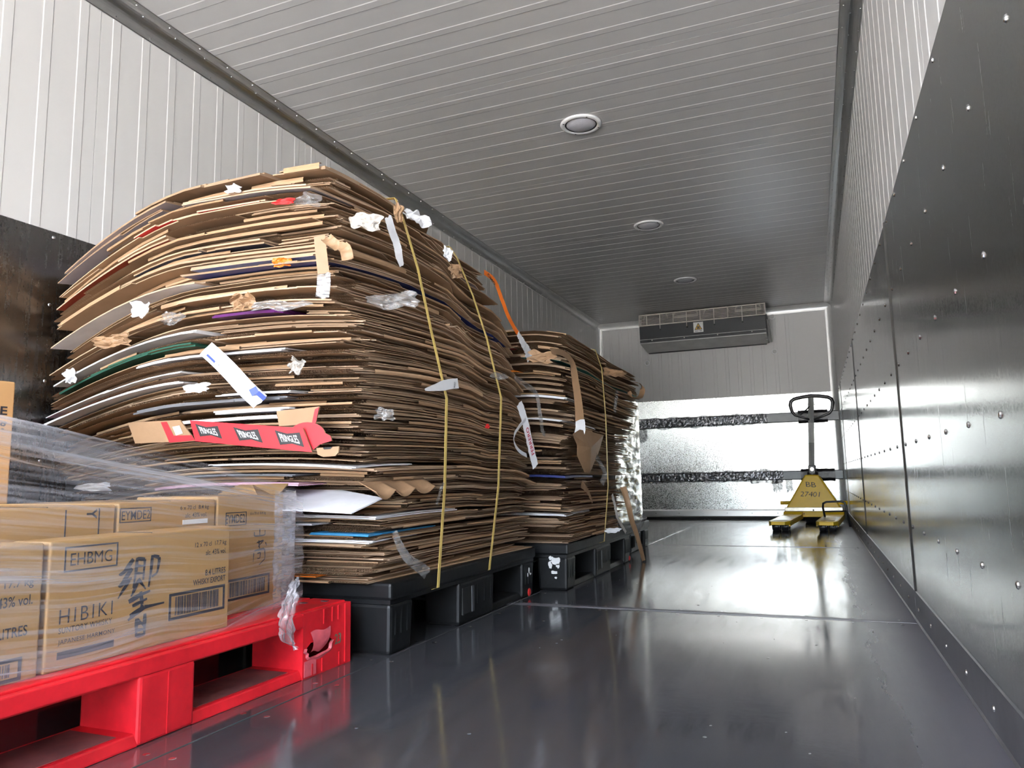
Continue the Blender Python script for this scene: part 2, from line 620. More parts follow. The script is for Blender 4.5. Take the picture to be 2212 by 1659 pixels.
def local(o):
    """undo the offset of a parent placed away from the origin, so parts may be given in world coordinates"""
    return Matrix.LocRotScale(o.location, o.rotation_euler, None).inverted()


def adopt(child, parent):
    child.parent = parent
    child.matrix_parent_inverse = local(parent)
    return child


# ================================================================== THE BOX
# ---- floor: slab with plates
fl = structure(MB().box(XL - 0.06, XR + 0.06, YO, YB + 0.06, -0.14, -0.012).build('floor', 'dark_gap'))
FX = [XL, -1.075, XR]
FY = [YO, 0.165, 2.615, 5.065, 7.515, YB]
for i in range(2):
    for j in range(5):
        MB().box(FX[i] + 0.0015, FX[i + 1] - 0.0015, FY[j] + 0.002, FY[j + 1] - 0.002, -0.012, 0.0).build('floor_plate', 'floor_steel', fl, bevel=0.002)
mb = MB()
for j in range(0, 36):
    y = 0.3 + j * 0.235
    for x in (-1.105, -1.045):
        mb.dome((x, y, 0.0), (0, 0, 1), 0.007, 0.0012)
for j, y0 in enumerate((2.575, 2.655, 5.03, 5.10)):
    for k in range(10):
        mb.dome((-1.0 + 0.135 * k, y0, 0.0), (0, 0, 1), 0.006, 0.001)
for k in range(46):
    mb.dome((rnd.uniform(-0.95, 0.2), rnd.uniform(1.0, 5.0), 0.0), (0, 0, 1), rnd.uniform(0.002, 0.0045), 0.0009, 6)
stuff(mb.build('screw_heads', 'rivet', fl))

# ground outside the open rear
structure(MB().box(-45, 45, -70, YO - 0.0, -1.2, -1.1).build('ground', 'concrete'))


def ribbed(name, parent, material, along0, along1, P, mapf, h=0.0026):
    """one sandwich panel: flat face with shallow pressed ribs every 125 mm; mapf(along, across, depth) -> xyz"""
    pts = [(along0, 0.0012)]
    n = 9
    w = (along1 - along0) / n
    for i in range(n):
        c = along0 + (i + 0.5) * w
        pts += [(c - 0.0185, 0.0012), (c - 0.0150, h), (c + 0.0150, h), (c + 0.0185, 0.0012)]
    pts += [(along1, 0.0012)]
    mb = MB()
    a0, a1 = P
    for i in range(len(pts) - 1):
        (s, d), (s2, d2) = pts[i], pts[i + 1]
        mb.quad([mapf(s, a0, d), mapf(s2, a0, d2), mapf(s2, a1, d2), mapf(s, a1, d)])
    for s, d in (pts[0], pts[-1]):       # folded joint edges
        mb.quad([mapf(s, a0, d), mapf(s, a1, d), mapf(s, a1, -0.004), mapf(s, a0, -0.004)])
    return mb.build(name, material, parent)


PW = 1.13
edges = [1.698 + PW * k for k in range(-3, 6)]
edges = [YO] + [e for e in edges if YO + 0.05 < e < YB - 0.05] + [YB]


def spans():
    for a, b in zip(edges[:-1], edges[1:]):
        yield a + 0.0012, b - 0.0012


# ---- left wall
wl = structure(MB().box(XL - 0.07, XL - 0.004, YO, YB + 0.06, -0.12, HC + 0.06).build('wall_left', 'skin'))
for a, b in spans():
    ribbed('panel', wl, 'panel_paint', a, b, (ZS - 0.02, HC), lambda s, z, d: (XL + d, s, z))
SY = [YO, 0.36, 2.665, 4.97, 7.27, YB]
for j in range(5):
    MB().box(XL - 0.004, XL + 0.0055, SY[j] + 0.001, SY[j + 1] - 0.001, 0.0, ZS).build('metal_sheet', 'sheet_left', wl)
mb = MB()
for zz in (0.29, 0.544, 0.795, 1.04, 1.262):
    y = 0.05
    while y < YB - 0.05:
        mb.dome((XL + 0.0055, y, zz), (1, 0, 0), 0.006, 0.003)
        y += 0.2535
stuff(mb.build('rivets', 'rivet', wl))

# ---- right wall
wr = structure(MB().box(XR + 0.004, XR + 0.07, YO, YB + 0.06, -0.12, HC + 0.06).build('wall_right', 'skin'))
for a, b in spans():
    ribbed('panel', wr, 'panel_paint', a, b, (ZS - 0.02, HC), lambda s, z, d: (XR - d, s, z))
for j in range(5):
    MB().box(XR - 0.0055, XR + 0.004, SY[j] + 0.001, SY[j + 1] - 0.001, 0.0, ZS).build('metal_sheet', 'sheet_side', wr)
for y in SY[1:-1]:
    mb = MB()
    mb.prism([(y - 0.020, XR - 0.0055), (y - 0.012, XR - 0.0085), (y + 0.002, XR - 0.0085), (y + 0.007, XR - 0.0055)][::-1] and
             [(XR - 0.0055, y - 0.020), (XR - 0.0090, y - 0.012), (XR - 0.0090, y + 0.004), (XR - 0.0055, y + 0.010)], 'z', 0.09, ZS)
    mb.build('seam_strip', 'alu_trim', wr)
for j in range(5):
    MB().prism([(XR - 0.0055, 0.0), (XR - 0.0055, 0.092), (XR - 0.0085, 0.090), (XR - 0.0095, 0.006), (XR - 0.013, 0.002), (XR - 0.013, 0.0)], 'y',
               SY[j] + 0.001, SY[j + 1] - 0.001).build('kick_plate', 'kick_steel', wr)
mb = MB()
for zz in (0.045, 0.291, 0.544, 0.795, 1.04, 1.262):
    y = 0.051
    while y < YB - 0.05:
        mb.dome((XR - (0.0055 if zz > 0.1 else 0.009), y, zz), (-1, 0, 0), 0.0065, 0.0035)
        y += 0.2535
stuff(mb.build('rivets', 'rivet', wr))

# ---- front bulkhead (far wall)
wb = structure(MB().box(XL - 0.06, XR + 0.06, YB + 0.004, YB + 0.07, -0.12, HC + 0.06).build('wall_back', 'skin'))
XE = -0.105
for a, b in ((XL, XE - PW), (XE - PW, XE)):
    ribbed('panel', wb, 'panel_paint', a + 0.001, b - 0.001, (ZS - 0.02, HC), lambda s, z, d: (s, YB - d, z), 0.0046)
MB().box(XE + 0.001, XR, YB - 0.0035, YB + 0.004, ZS - 0.02, HC).build('plain_panel', 'panel_paint', wb)
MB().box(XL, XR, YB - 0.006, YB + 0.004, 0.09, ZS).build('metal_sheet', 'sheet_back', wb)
MB().prism([(YB, 0.02), (YB, 0.10), (YB - 0.008, 0.10), (YB - 0.012, 0.085), (YB - 0.012, 0.03), (YB - 0.02, 0.02)], 'x', XL, XR).build('base_strip', 'alu_trim', wb)
MB().box(XL, XR, YB - 0.012, YB, 0.0, 0.02).build('gap_shade_strip', 'dark_gap', wb)  # solid near-black strip, the shade of the gap painted as colour
mb = MB()
for k in range(10):
    mb.dome((XL + 0.1 + 0.25 * k, YB - 0.006, 1.262), (0, -1, 0), 0.006, 0.003)
    mb.dome((XL + 0.1 + 0.25 * k, YB - 0.012, 0.06), (0, -1, 0), 0.006, 0.003)
stuff(mb.build('rivets', 'rivet', wb))
# two load rails
for k, (z0, z1) in enumerate(((0.395, 0.488), (0.985, 1.085))):
    rl = MB().prism([(YB - 0.006, z0), (YB - 0.03, z0), (YB - 0.034, z0 + 0.008), (YB - 0.034, z1 - 0.008), (YB - 0.03, z1), (YB - 0.006, z1)], 'x',
                    XL + 0.005, XR - 0.012).build('load_rail', 'rail_grey', wb, bevel=0.002)
    # tatty clear film still stuck along the rail
    mb = MB()
    na, nb = 150, 9
    xa, xb = -1.83, (-0.42 if k else -0.30)
    for i in range(na + 1):
        for j in range(nb + 1):
            x = xa + (xb - xa) * i / na
            ext = 0.012 + 0.014 * noise.noise((x * 3.1, k * 7.0, 1))
            if k == 0 and -0.62 < x < -0.3:
                ext += 0.016
            z = z0 - max(0, ext + 0.02 * (noise.noise((x * 9, 3, k)))) + (z1 - z0 + 2 * max(0, ext) * 0.8) * j / nb
            d = 0.037 + 0.006 * noise.noise((x * 40, z * 40, k * 5.0)) + 0.004 * noise.noise((x * 110, z * 90, 2))
            if z < z0 or z > z1:
                d = 0.02 + 0.012 * noise.noise((x * 30, z * 30, 4))
            mb.v.append((x, YB - d, z))
    for i in range(na):
        for j in range(nb):
            a = i * (nb + 1) + j
            mb.f.append((a, a + nb + 1, a + nb + 2, a + 1))
            mb.m.append(0)
    mb.build('torn_film', 'rail_film', rl, uvf=lambda vi: ((vi // 10) / 150.0, (vi % 10) / 9.0))
    # black tape wrapping
    xa, xb = ((-0.12, 0.16) if k else (-0.13, 0.19))
    mb = MB()
    na, nb = 40, 7
    for i in range(na + 1):
        for j in range(nb + 1):
            x = xa + (xb - xa) * i / na
            z = z0 - 0.015 + (z1 - z0 + 0.03) * j / nb
            d = 0.041 + 0.005 * noise.noise((x * 30, z * 60, 9))
            if j in (0, nb):
                d = 0.012
            mb.v.append((x, YB - d, z + 0.006 * noise.noise((x * 25, j, 3)) * (j in (0, nb))))
    for i in range(na):
        for j in range(nb):
            a = i * (nb + 1) + j
            mb.f.append((a, a + nb + 1, a + nb + 2, a + 1))
            mb.m.append(0)
    mb.build('black_tape', 'jack_black', rl, smooth=True)
MB().box(-1.86, -1.795, YB - 0.045, YB - 0.006, 0.955, 1.06).build('rail_end_block', 'rubber', wb, bevel=0.004)


def hanging_rag(x, z, w, h, seed):
    mb = MB()
    n, m_ = 14, 12
    for i in range(n + 1):
        for j in range(m_ + 1):
            u, v = i / n, j / m_
            px = x + (u - 0.5) * w * (1 - 0.35 * v * abs(noise.noise((v * 3, seed, 1)))) + 0.02 * noise.noise((v * 4, seed, 5)) * v
            pz = z - h * v * (0.75 + 0.5 * abs(noise.noise((u * 5, seed, 2))))
            mb.v.append((px, YB - 0.016 - 0.012 * (1 + noise.noise((u * 6, v * 6, seed))), pz))
    for i in range(n):
        for j in range(m_):
            a = i * (m_ + 1) + j
            mb.f.append((a, a + m_ + 1, a + m_ + 2, a + 1))
            mb.m.append(0)
    mb.build('film_rag', 'rail_film', wb, uvf=lambda vi: ((vi // 13) / 14.0, (vi % 13) / 12.0))


hanging_rag(-1.74, 0.985, 0.11, 0.17, 3.3)
hanging_rag(-0.36, 0.40, 0.10, 0.14, 8.1)
hanging_rag(-0.25, 0.42, 0.07, 0.16, 12.7)
for (x, z) in ((-1.655, 1.714), (-0.307, 1.733), (-0.308, 2.106)):
    mb = MB().lathe((x, YB - 0.003, z), (0, -1, 0), [(0.030, 0), (0.030, 0.006), (0.026, 0.009), (0.019, 0.006), (0.018, 0.0)], 24, 0)
    g = mb.build('grommet', 'white_ring', wb, smooth=True)
    MB().lathe((x, YB - 0.004, z), (0, -1, 0), [(0.018, 0.0), (0.010, 0.003), (0.0005, 0.004)], 20).build('plug', 'ac_light', g, smooth=True)

# ---- ceiling
ce = structure(MB().box(XL - 0.06, XR + 0.06, YO, YB + 0.06, HC + 0.004, HC + 0.07).build('ceiling', 'skin'))
for a, b in spans():
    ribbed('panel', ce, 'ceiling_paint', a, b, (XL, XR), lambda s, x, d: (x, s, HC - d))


# ---- coved corner trims
def cove(name, mapf, a0, a1, t=0.072):
    prof = [(0.0, t, 0.004), (0.0, t * 0.72, 0.005)]
    pts = [(0.0035, t), (0.0055, t - 0.003), (0.0065, t * 0.70)]
    for k in range(1, 8):
        a = math.pi / 2 * k / 8
        r = t * 0.66
        pts.append((0.0065 + r * (1 - math.cos(a)), t * 0.70 + 0.004 - r * math.sin(a)))
    pts.append((t * 0.72, 0.0065))
    pts += [(t - 0.003, 0.0055), (t, 0.0035)]
    mb = MB()
    for (p, q), (p2, q2) in zip(pts[:-1], pts[1:]):
        mb.quad([mapf(p, q, a0), mapf(p2, q2, a0), mapf(p2, q2, a1), mapf(p, q, a1)])
    return mb


t1 = structure(cove('trim_1', lambda p, q, s: (XL + p, s, HC - q), YO, YB).build('trim_1', 'alu_trim', smooth=True))
t2 = structure(cove('trim_2', lambda p, q, s: (XR - p, s, HC - q), YO, YB).build('trim_2', 'alu_trim', smooth=True))
t3 = structure(cove('trim_3', lambda p, q, s: (s, YB - p, HC - q), XL, XR, 0.075).build('trim_3', 'trim_pale', smooth=True))
t4 = structure(cove('trim_4', lambda p, q, s: (XL + q, YB - p, s), ZS - 0.01, HC, 0.07).build('trim_4', 'trim_pale', smooth=True))
t5 = structure(cove('trim_5', lambda p, q, s: (XR - q, YB - p, s), 0.0, HC, 0.07).build('trim_5', 'trim_pale', smooth=True))
for tr, sx, x0 in ((t1, 1, XL), (t2, -1, XR)):
    mb = MB()
    for k in range(54):
        y = 0.1 + k * 0.15
        mb.dome((x0 + sx * 0.058, y + 0.04, HC - 0.0055), (0, 0, -1), 0.0035, 0.003, 6)
        mb.dome((x0 + sx * 0.006, y, HC - 0.060), (sx, 0, 0), 0.0035, 0.003, 6)
        mb.dome((x0 + sx * 0.034, y + 0.09, HC - 0.0145), (sx * 0.5, 0, -0.8), 0.0035, 0.003, 6)
    stuff(mb.build('rivets', 'rivet', tr))

# ---- three round ceiling lights (off)
for k, (y, desc) in enumerate(((3.335, 'nearest round flush ceiling light with white rim above the cardboard stacks'),
                               (4.95, 'middle round flush ceiling light in the row of three'),
                               (6.535, 'farthest round flush ceiling light close to the cooling unit'))):
    L0 = empty('ceiling_light', desc, 'light', (-0.957, y, HC), 0.35 * k, 'round ceiling lights')
    MB().lathe((0, 0, -0.0034), (0, 0, -1), [(0.102, 0), (0.102, 0.004), (0.097, 0.009), (0.083, 0.011), (0.079, 0.007)], 48).build('rim', 'white_ring', L0, smooth=True)
    MB().lathe((0, 0, -0.0034), (0, 0, -1), [(0.079, 0.003), (0.0755, 0.008), (0.0735, 0.004)], 48).build('gasket', 'rubber', L0, smooth=True)
    MB().lathe((0, 0, -0.0034), (0, 0, -1), [(0.0735, 0.004), (0.06, 0.013), (0.035, 0.019), (0.0005, 0.021)], 40).build('lens', 'lens', L0, smooth=True)
    for q in range(4):
        a = 0.6 + q * math.pi / 2
        MB().dome((0.090 * math.cos(a), 0.090 * math.sin(a), -0.0134), (0, 0, -1), 0.0045, 0.002).build('screw', 'screw_dark', L0)

# ================================================================== COOLING UNIT
ac = empty('cooling_unit', 'dark grey wall mounted cooling unit with cream wire grille and warning sticker', 'air cooler', (0, 0, 0))
ax0, ax1 = -1.645, -0.357
MB().prism([(YB - 0.0035, 1.815), (YB - 0.07, 1.818), (7.755, 1.880), (7.75, 2.058), (7.80, 2.185), (YB - 0.0035, 2.185)], 'x', ax0 + 0.02, ax1 - 0.02).build('housing', 'ac_dark', ac)
MB().prism([(7.750, 1.8775), (7.745, 1.8775), (7.742, 2.058), (7.750, 2.058)], 'x', ax0, ax1).build('front_panel', 'ac_dark', ac, bevel=0.002)
MB().hexa([(ax0, 7.744, 1.868), (ax1, 7.744, 1.868), (ax1, 8.03, 1.812), (ax0 + 0.02, 8.03, 1.812),
           (ax0, 7.744, 1.879), (ax1, 7.744, 1.879), (ax1, 8.03, 1.822), (ax0 + 0.02, 8.03, 1.822)]).build('drip_tray', 'ac_light', ac, bevel=0.002)
MB().box(ax0 + 0.05, ax1 - 0.05, 8.032, 8.06, 1.812, 1.83).build('outlet_shade', 'dark_gap', ac)  # solid dark bar: shade of the air outlet put into its colour
MB().box(ax1 - 0.018, ax1 + 0.006, 7.90, YB - 0.004, 1.83, 2.10).build('side_bracket', 'jack_black', ac)
for xx in (ax1 + 0.012, ax1 + 0.03):
    MB().tube([(xx, 7.80, 2.02), (xx, 7.85, 1.98), (xx, 8.05, 1.86), (xx, YB - 0.01, 1.84)], 0.006, 8).build('pipe', 'ac_light', ac)
MB().box(ax0, ax1, 7.737, 7.742, 1.909, 1.913).build('seam_bead', 'ac_light', ac)
# fan rings behind the grille
for k in range(4):
    cx = ax0 + 0.17 + k * 0.317
    MB().lathe((cx, 7.80, 2.12), (0, -1, 0), [(0.14, 0), (0.13, 0.025), (0.12, 0.0)], 28).build('fan_ring', 'ac_fan', ac, smooth=True)
    MB().box(cx - 0.13, cx + 0.13, 7.776, 7.788, 2.10 + 0.02 * (k % 2), 2.125 + 0.02 * (k % 2)).build('louvre', 'ac_fan', ac)
gr = MB().tube([(ax0, 7.735, 2.062), (ax1, 7.735, 2.062), (ax1, 7.748, 2.182), (ax0, 7.748, 2.182), (ax0, 7.735, 2.062)], 0.006, 8).build('grille', 'ac_grille', ac)
for k in range(8):
    f_ = (k + 0.6) / 8.2
    MB().tube([(ax0, 7.735 + 0.013 * f_, 2.062 + 0.12 * f_), (ax1, 7.735 + 0.013 * f_, 2.062 + 0.12 * f_)], 0.0036, 6).build('wire', 'ac_grille', gr)
for k in range(9):
    x = ax0 + (ax1 - ax0) * (k + 0.6) / 9.2
    long = k % 2 == 1
    MB().tube([(x, 7.730, 2.015 if long else 2.062), (x, 7.731, 2.062), (x, 7.744, 2.182)], 0.0040, 6).build('wire', 'ac_grille', gr)
    if long:
        MB().dome((x, 7.742, 2.010), (0, -1, 0), 0.010, 0.012).build('clip', 'screw_dark', gr)
for k in range(4):
    x = ax0 + 0.13 + k * 0.34
    MB().dome((x, 7.742, 1.899), (0, -1, 0), 0.007, 0.01).build('clip', 'ac_light', ac)
# warning sticker
sx, sz = -1.075, 1.942
sg = MB().box(sx, sx + 0.10, 7.7405, 7.742, sz, sz + 0.108).build('warning_sticker', 'sign_white', ac)
MB().prism([(sx + 0.010, sz + 0.026), (sx + 0.090, sz + 0.026), (sx + 0.050, sz + 0.100)], 'y', 7.7398, 7.7405).build('triangle_border', 'ink_black', sg)
MB().prism([(sx + 0.0185, sz + 0.0315), (sx + 0.0815, sz + 0.0315), (sx + 0.050, sz + 0.089)], 'y', 7.7393, 7.7398).build('triangle_field', 'sign_yellow', sg)
for q in range(4):
    a = math.pi / 4 + q * math.pi / 2
    MB().lathe((sx + 0.05 + 0.0105 * math.cos(a), 7.7393, sz + 0.0485 + 0.0105 * math.sin(a)), (0, -1, 0),
               [(0.0068, 0), (0.0068, 0.0003), (0.0002, 0.0004)], 14).build('fan_blade', 'ink_black', sg)
MB().lathe((sx + 0.05, 7.7393, sz + 0.0485), (0, -1, 0), [(0.004, 0), (0.004, 0.0004), (0.0002, 0.0005)], 12).build('fan_hub', 'ink_black', sg)
for x0_, x1_ in ((0.014, 0.052), (0.058, 0.086)):
    MB().box(sx + x0_, sx + x1_, 7.7400, 7.7405, sz + 0.010, sz + 0.016).build('fine_print', 'ink_black', sg)

# ================================================================== PALLET TRUCK
pj = empty('pallet_jack', 'yellow hand pallet truck with black loop handle standing by the far metal wall', 'pallet jack', (-0.03, 7.5, 0), math.radians(-4.3))
# local: forks toward -y
for s in (-1, 1):
    cx = s * 0.178
    fk = MB()
    fk.prism([(cx - 0.082, -1.10), (cx - 0.052, -1.20), (cx + 0.052, -1.20), (cx + 0.082, -1.10), (cx + 0.082, 0.0), (cx - 0.082, 0.0)], 'z', 0.072, 0.082)
    fk.box(cx - 0.082, cx - 0.074, -1.10, 0.0, 0.040, 0.072)
    fk.box(cx + 0.074, cx + 0.082, -1.10, 0.0, 0.040, 0.072)
    fk.hexa([(cx - 0.052, -1.20, 0.055), (cx + 0.052, -1.20, 0.055), (cx + 0.052, -1.19, 0.055), (cx - 0.052, -1.19, 0.055),
             (cx - 0.052, -1.20, 0.073), (cx + 0.052, -1.20, 0.073), (cx + 0.052, -1.19, 0.073), (cx - 0.052, -1.19, 0.073)])
    fk.hexa([(cx - 0.082, -1.10, 0.05), (cx - 0.052, -1.20, 0.055), (cx - 0.048, -1.19, 0.055), (cx - 0.074, -1.10, 0.05),
             (cx - 0.082, -1.10, 0.073), (cx - 0.052, -1.20, 0.073), (cx - 0.048, -1.19, 0.073), (cx - 0.074, -1.10, 0.073)])
    fk.hexa([(cx + 0.052, -1.20, 0.055), (cx + 0.082, -1.10, 0.05), (cx + 0.074, -1.10, 0.05), (cx + 0.048, -1.19, 0.055),
             (cx + 0.052, -1.20, 0.073), (cx + 0.082, -1.10, 0.073), (cx + 0.074, -1.10, 0.073), (cx + 0.048, -1.19, 0.073)])
    f_ = fk.build('fork', 'jack_yellow', pj, bevel=0.002)
    MB().prism([(cx - 0.07, -1.0), (cx + 0.07, -1.0), (cx + 0.072, -0.45), (cx - 0.072, -0.35)], 'z', 0.082, 0.0826).build('bare_metal_wear', 'jack_wear', f_)
    MB().box(cx - 0.052, cx + 0.052, -1.02, -0.995, 0.0826, 0.0832).build('slot_shade', 'dark_gap', f_)  # thin dark plate on the fork, painted shade instead of an opening
    for xx in (-0.036, 0.036):
        for yy in (-1.05, -0.93):
            rr = MB().lathe((cx + xx - 0.026, yy, 0.038), (1, 0, 0), [(0.001, 0), (0.036, 0.0), (0.038, 0.004), (0.038, 0.048), (0.036, 0.052), (0.001, 0.052)], 24).build('roller', 'jack_black', pj, smooth=True)
            MB().lathe((cx + xx - 0.0275, yy, 0.038), (1, 0, 0), [(0.001, 0), (0.012, 0.0), (0.012, 0.055), (0.001, 0.055)], 14).build('axle', 'chrome', rr)
    for xx in (-0.045, 0.045):
        MB().dome((cx + xx, -1.085, 0.050), (0, -1, 0), 0.013, 0.014, 12).build('axle_nut', 'chrome', pj, smooth=True)
    # heel gusset
    MB().hexa([(cx - 0.082, -0.16, 0.05), (cx + 0.082, -0.16, 0.05), (cx + 0.082, 0.03, 0.05), (cx - 0.082, 0.03, 0.05),
               (cx - 0.082, -0.06, 0.105), (cx + 0.082, -0.06, 0.105), (cx + 0.082, 0.03, 0.105), (cx - 0.082, 0.03, 0.105)]).build('heel', 'jack_yellow', pj, bevel=0.004)
MB().box(-0.12, 0.12, -0.03, 0.03, 0.055, 0.105).build('cross_member', 'jack_yellow', pj, bevel=0.004)
bd = MB().hexa([(-0.262, -0.035, 0.10), (0.262, -0.035, 0.10), (0.262, 0.05, 0.10), (-0.262, 0.05, 0.10),
                (-0.060, 0.02, 0.445), (0.060, 0.02, 0.445), (0.060, 0.11, 0.445), (-0.060, 0.11, 0.445)]).build('body', 'jack_yellow', pj, bevel=0.014, seg=3)
MB().box(-0.25, 0.25, -0.043, -0.02, 0.108, 0.145).build('bottom_lip', 'jack_wear', bd, bevel=0.003)
MB().tube([(-0.292, 0.02, 0.185), (0.292, 0.02, 0.185)], 0.017, 14).build('pivot_shaft', 'jack_yellow', pj)
slope = Vector((0, 0.055, 0.345)).normalized()


def on_body(u, z):
    return Vector((u, -0.035 + 0.055 * (z - 0.10) / 0.345, z))


wob = lambda u, t: (u + 0.02 * math.sin(t * 5), t - 0.18 * u)
lettering('marker_letters', 'BB', on_body(-0.053, 0.335), (1, 0, 0), slope, 0.085, 0.046, 'ink_black', bd, 0.0015, -0.008, bend=wob)
lettering('marker_numbers', '27401', on_body(-0.105, 0.246), (1, 0, 0), slope, 0.165, 0.045, 'ink_black', bd, 0.0015, -0.008, bend=lambda u, t: (u + 0.05 * (t - 0.5), t - 0.15 * u))
lettering('embossed_name', 'LIFSTER', on_body(-0.165, 0.165), (1, 0, 0), slope, 0.33, 0.045, 'jack_yellow', bd, 0.003, 0.0)
MB().dome((0.0, -0.043, 0.120), (0, -1, 0), 0.008, 0.006).build('bolt', 'jack_black', bd)
MB().dome((-0.085, -0.031, 0.085), (0, -1, 0), 0.005, 0.004).build('bolt', 'jack_black', bd)
# pump, steering wheel, drawbar
MB().tube([(0.0, 0.16, 0.20), (0.0, 0.16, 0.47)], 0.05, 18).build('pump', 'jack_black', pj, smooth=False)
MB().lathe((-0.09, 0.16, 0.09), (1, 0, 0), [(0.001, 0), (0.085, 0.0), (0.09, 0.008), (0.09, 0.172), (0.085, 0.18), (0.001, 0.18)], 28).build('steer_wheel', 'jack_black', pj)
yk = MB().box(-0.032, 0.032, 0.11, 0.19, 0.45, 0.535).build('drawbar_yoke', 'jack_black', pj, bevel=0.008)
MB().lathe((0, 0.1095, 0.497), (0, -1, 0), [(0.019, 0), (0.018, 0.004), (0.0005, 0.005)], 20).build('pivot_cap', 'jack_wear', yk)
TOPX = 0.035
bar = lambda t: Vector((-0.004 + TOPX * t, 0.155 + 0.02 * t, 0.53 + 0.665 * t))
MB().tube([bar(0), bar(0.33)], 0.026, 4).build('drawbar_lower', 'jack_grey', pj)
MB().tube([bar(0.33), bar(0.62)], 0.026, 4).build('drawbar_band', 'jack_pale', pj)
MB().tube([bar(0.62), bar(0.985)], 0.026, 4).build('drawbar_upper', 'jack_grey', pj)
hx, hy, hz = TOPX, 0.165, 1.205
hp = [(-0.015, 0.775), (-0.09, 0.805), (-0.155, 0.830), (-0.180, 0.865), (-0.192, 0.93), (-0.182, 0.965), (-0.155, 0.985), (-0.08, 1.0), (0, 1.008)]
pts = [(hx - 0.004 + x, hy, 0.195 + z) for x, z in hp] + [(hx - 0.004 - x, hy, 0.195 + z) for x, z in hp[-2::-1]]
MB().tube(pts, [0.011, 0.012, 0.013, 0.015, 0.017, 0.017, 0.017, 0.017, 0.018, 0.017, 0.017, 0.017, 0.017, 0.015, 0.013, 0.012, 0.011], 12).build('handle_loop', 'jack_black', pj, smooth=True)
MB().tube([(hx - 0.02, hy - 0.012, 1.10), (hx - 0.05, hy - 0.012, 1.07), (hx - 0.085, hy - 0.012, 1.045), (hx - 0.105, hy - 0.012, 1.02)], 0.006, 8).build('release_lever', 'jack_black', pj)
# black tubular frame over the right fork
fr = empty('tube_frame', 'black steel tube stop frame propped over the right fork of the pallet truck', 'frame', (0.135, 6.92, 0.0), math.radians(-8))
MB().tube([(-0.083, 0.03, 0.086), (-0.092, 0.01, 0.165), (-0.086, 0.0, 0.200), (-0.060, 0.0, 0.213), (0.058, 0.0, 0.218), (0.084, 0.0, 0.208), (0.092, 0.0, 0.180), (0.118, -0.02, 0.008)], 0.0085, 12).build('hoop', 'jack_black', fr, smooth=True)
MB().tube([(-0.090, 0.015, 0.130), (0.100, 0.0, 0.136)], 0.007, 10).build('cross_tube', 'jack_black', fr, smooth=True)

# ================================================================== BLACK PALLETS
def black_pallet(label, x0, x1, y0, y1, top, near_runner=True, group='black plastic pallets'):
    p = empty('plastic_pallet', label, 'pallet', (0, 0, 0), 0, group)
    zt = top - 0.046
    MB().box(x0, x1, y0, y1, zt, top).build('deck', 'black_plastic', p, bevel=0.008)
    MB().box(x0 + 0.008, x1 - 0.008, y0 + 0.008, y1 - 0.008, zt - 0.012, zt).build('deck_rib', 'black_plastic', p)
    bx = 0.14
    by = 0.13
    xs = [(x0 + 0.006, x0 + bx), ((x0 + x1 - bx) / 2, (x0 + x1 + bx) / 2), (x1 - bx, x1 - 0.006)]
    ym = (y0 + y1) / 2 + 0.02
    ys = [(y0 + 0.006, y0 + by), (ym - 0.15, ym + 0.13), (y1 - by, y1 - 0.006)]
    for i, (a, b) in enumerate(xs):
        for j, (c, d) in enumerate(ys):
            bl = MB().taper(a, b, c, d, 0.0, zt - 0.011, 0.005, 0.005).build('block', 'black_plastic', p, bevel=0.010)
            if i == 2:
                for q in range(5 if j == 1 else 3):
                    yy = c + 0.03 + q * (d - c - 0.06) / (4 if j == 1 else 2)
                    MB().box(b - 0.004, b - 0.0005, yy - 0.004, yy + 0.004, 0.05, zt - 0.02).build('rib', 'black_plastic', bl)
            if i == 2 and j == 1:
                MB().box(b - 0.006, b + 0.001, c + 0.02, c + 0.085, 0.03, zt - 0.03).build('pocket_shade', 'dark_gap', bl)  # raised dark patch, the recess is only shade painted on the block
                MB().box(b - 0.002, b + 0.003, c + 0.085, c + 0.105, 0.03, zt - 0.03).build('worn_edge', 'black_worn', bl, bevel=0.003)
    for i, (a, b) in enumerate(xs):
        segs = [(ys[0][1], ys[1][0]), (ys[1][1], ys[2][0])]
        for j, (c, d) in enumerate(segs):
            if i == 2 and not near_runner and j == 0:
                continue
            drop = 0.0
            MB().hexa([(a + 0.012, c - 0.01, drop), (b - 0.012, c - 0.01, drop), (b - 0.012, d + 0.01, drop), (a + 0.012, d + 0.01, drop),
                       (a + 0.02, c - 0.01, 0.022), (b - 0.02, c - 0.01, 0.022), (b - 0.02, d + 0.01, 0.022), (a + 0.02, d + 0.01, 0.022)]).build('runner', 'black_plastic', p, bevel=0.004)
    return p


PA_TOP, PB_TOP = 0.19, 0.19
pa = black_pallet('black plastic pallet under the tallest cardboard stack', -2.19, -1.07, 1.75, 2.86, PA_TOP, False)
pb = black_pallet('black plastic pallet with torn white sticker on its corner', -2.11, -0.965, 2.958, 4.10, PB_TOP)
pc = black_pallet('farthest black plastic pallet under the silver wrapped load', -2.11, -1.05, 4.22, 5.0, PB_TOP - 0.02)
MB().dome((-1.062, 2.755, 0.022), (1, 0, 0), 0.016, 0.006, 14).build('red_plug', 'tag_red', pa)
MB().dome((-0.962, 4.02, 0.022), (1, 0, 0), 0.014, 0.006, 14).build('red_plug', 'tag_red', pb)


def blob_poly(cx, cz, w, h, seed, n=18):
    out = []
    for k in range(n):
        a = 2 * math.pi * k / n
        r = 0.75 + 0.45 * noise.noise((math.cos(a) * 1.7, math.sin(a) * 1.7, seed))
        out.append((cx + math.cos(a) * w * r, cz + math.sin(a) * h * r))
    return out


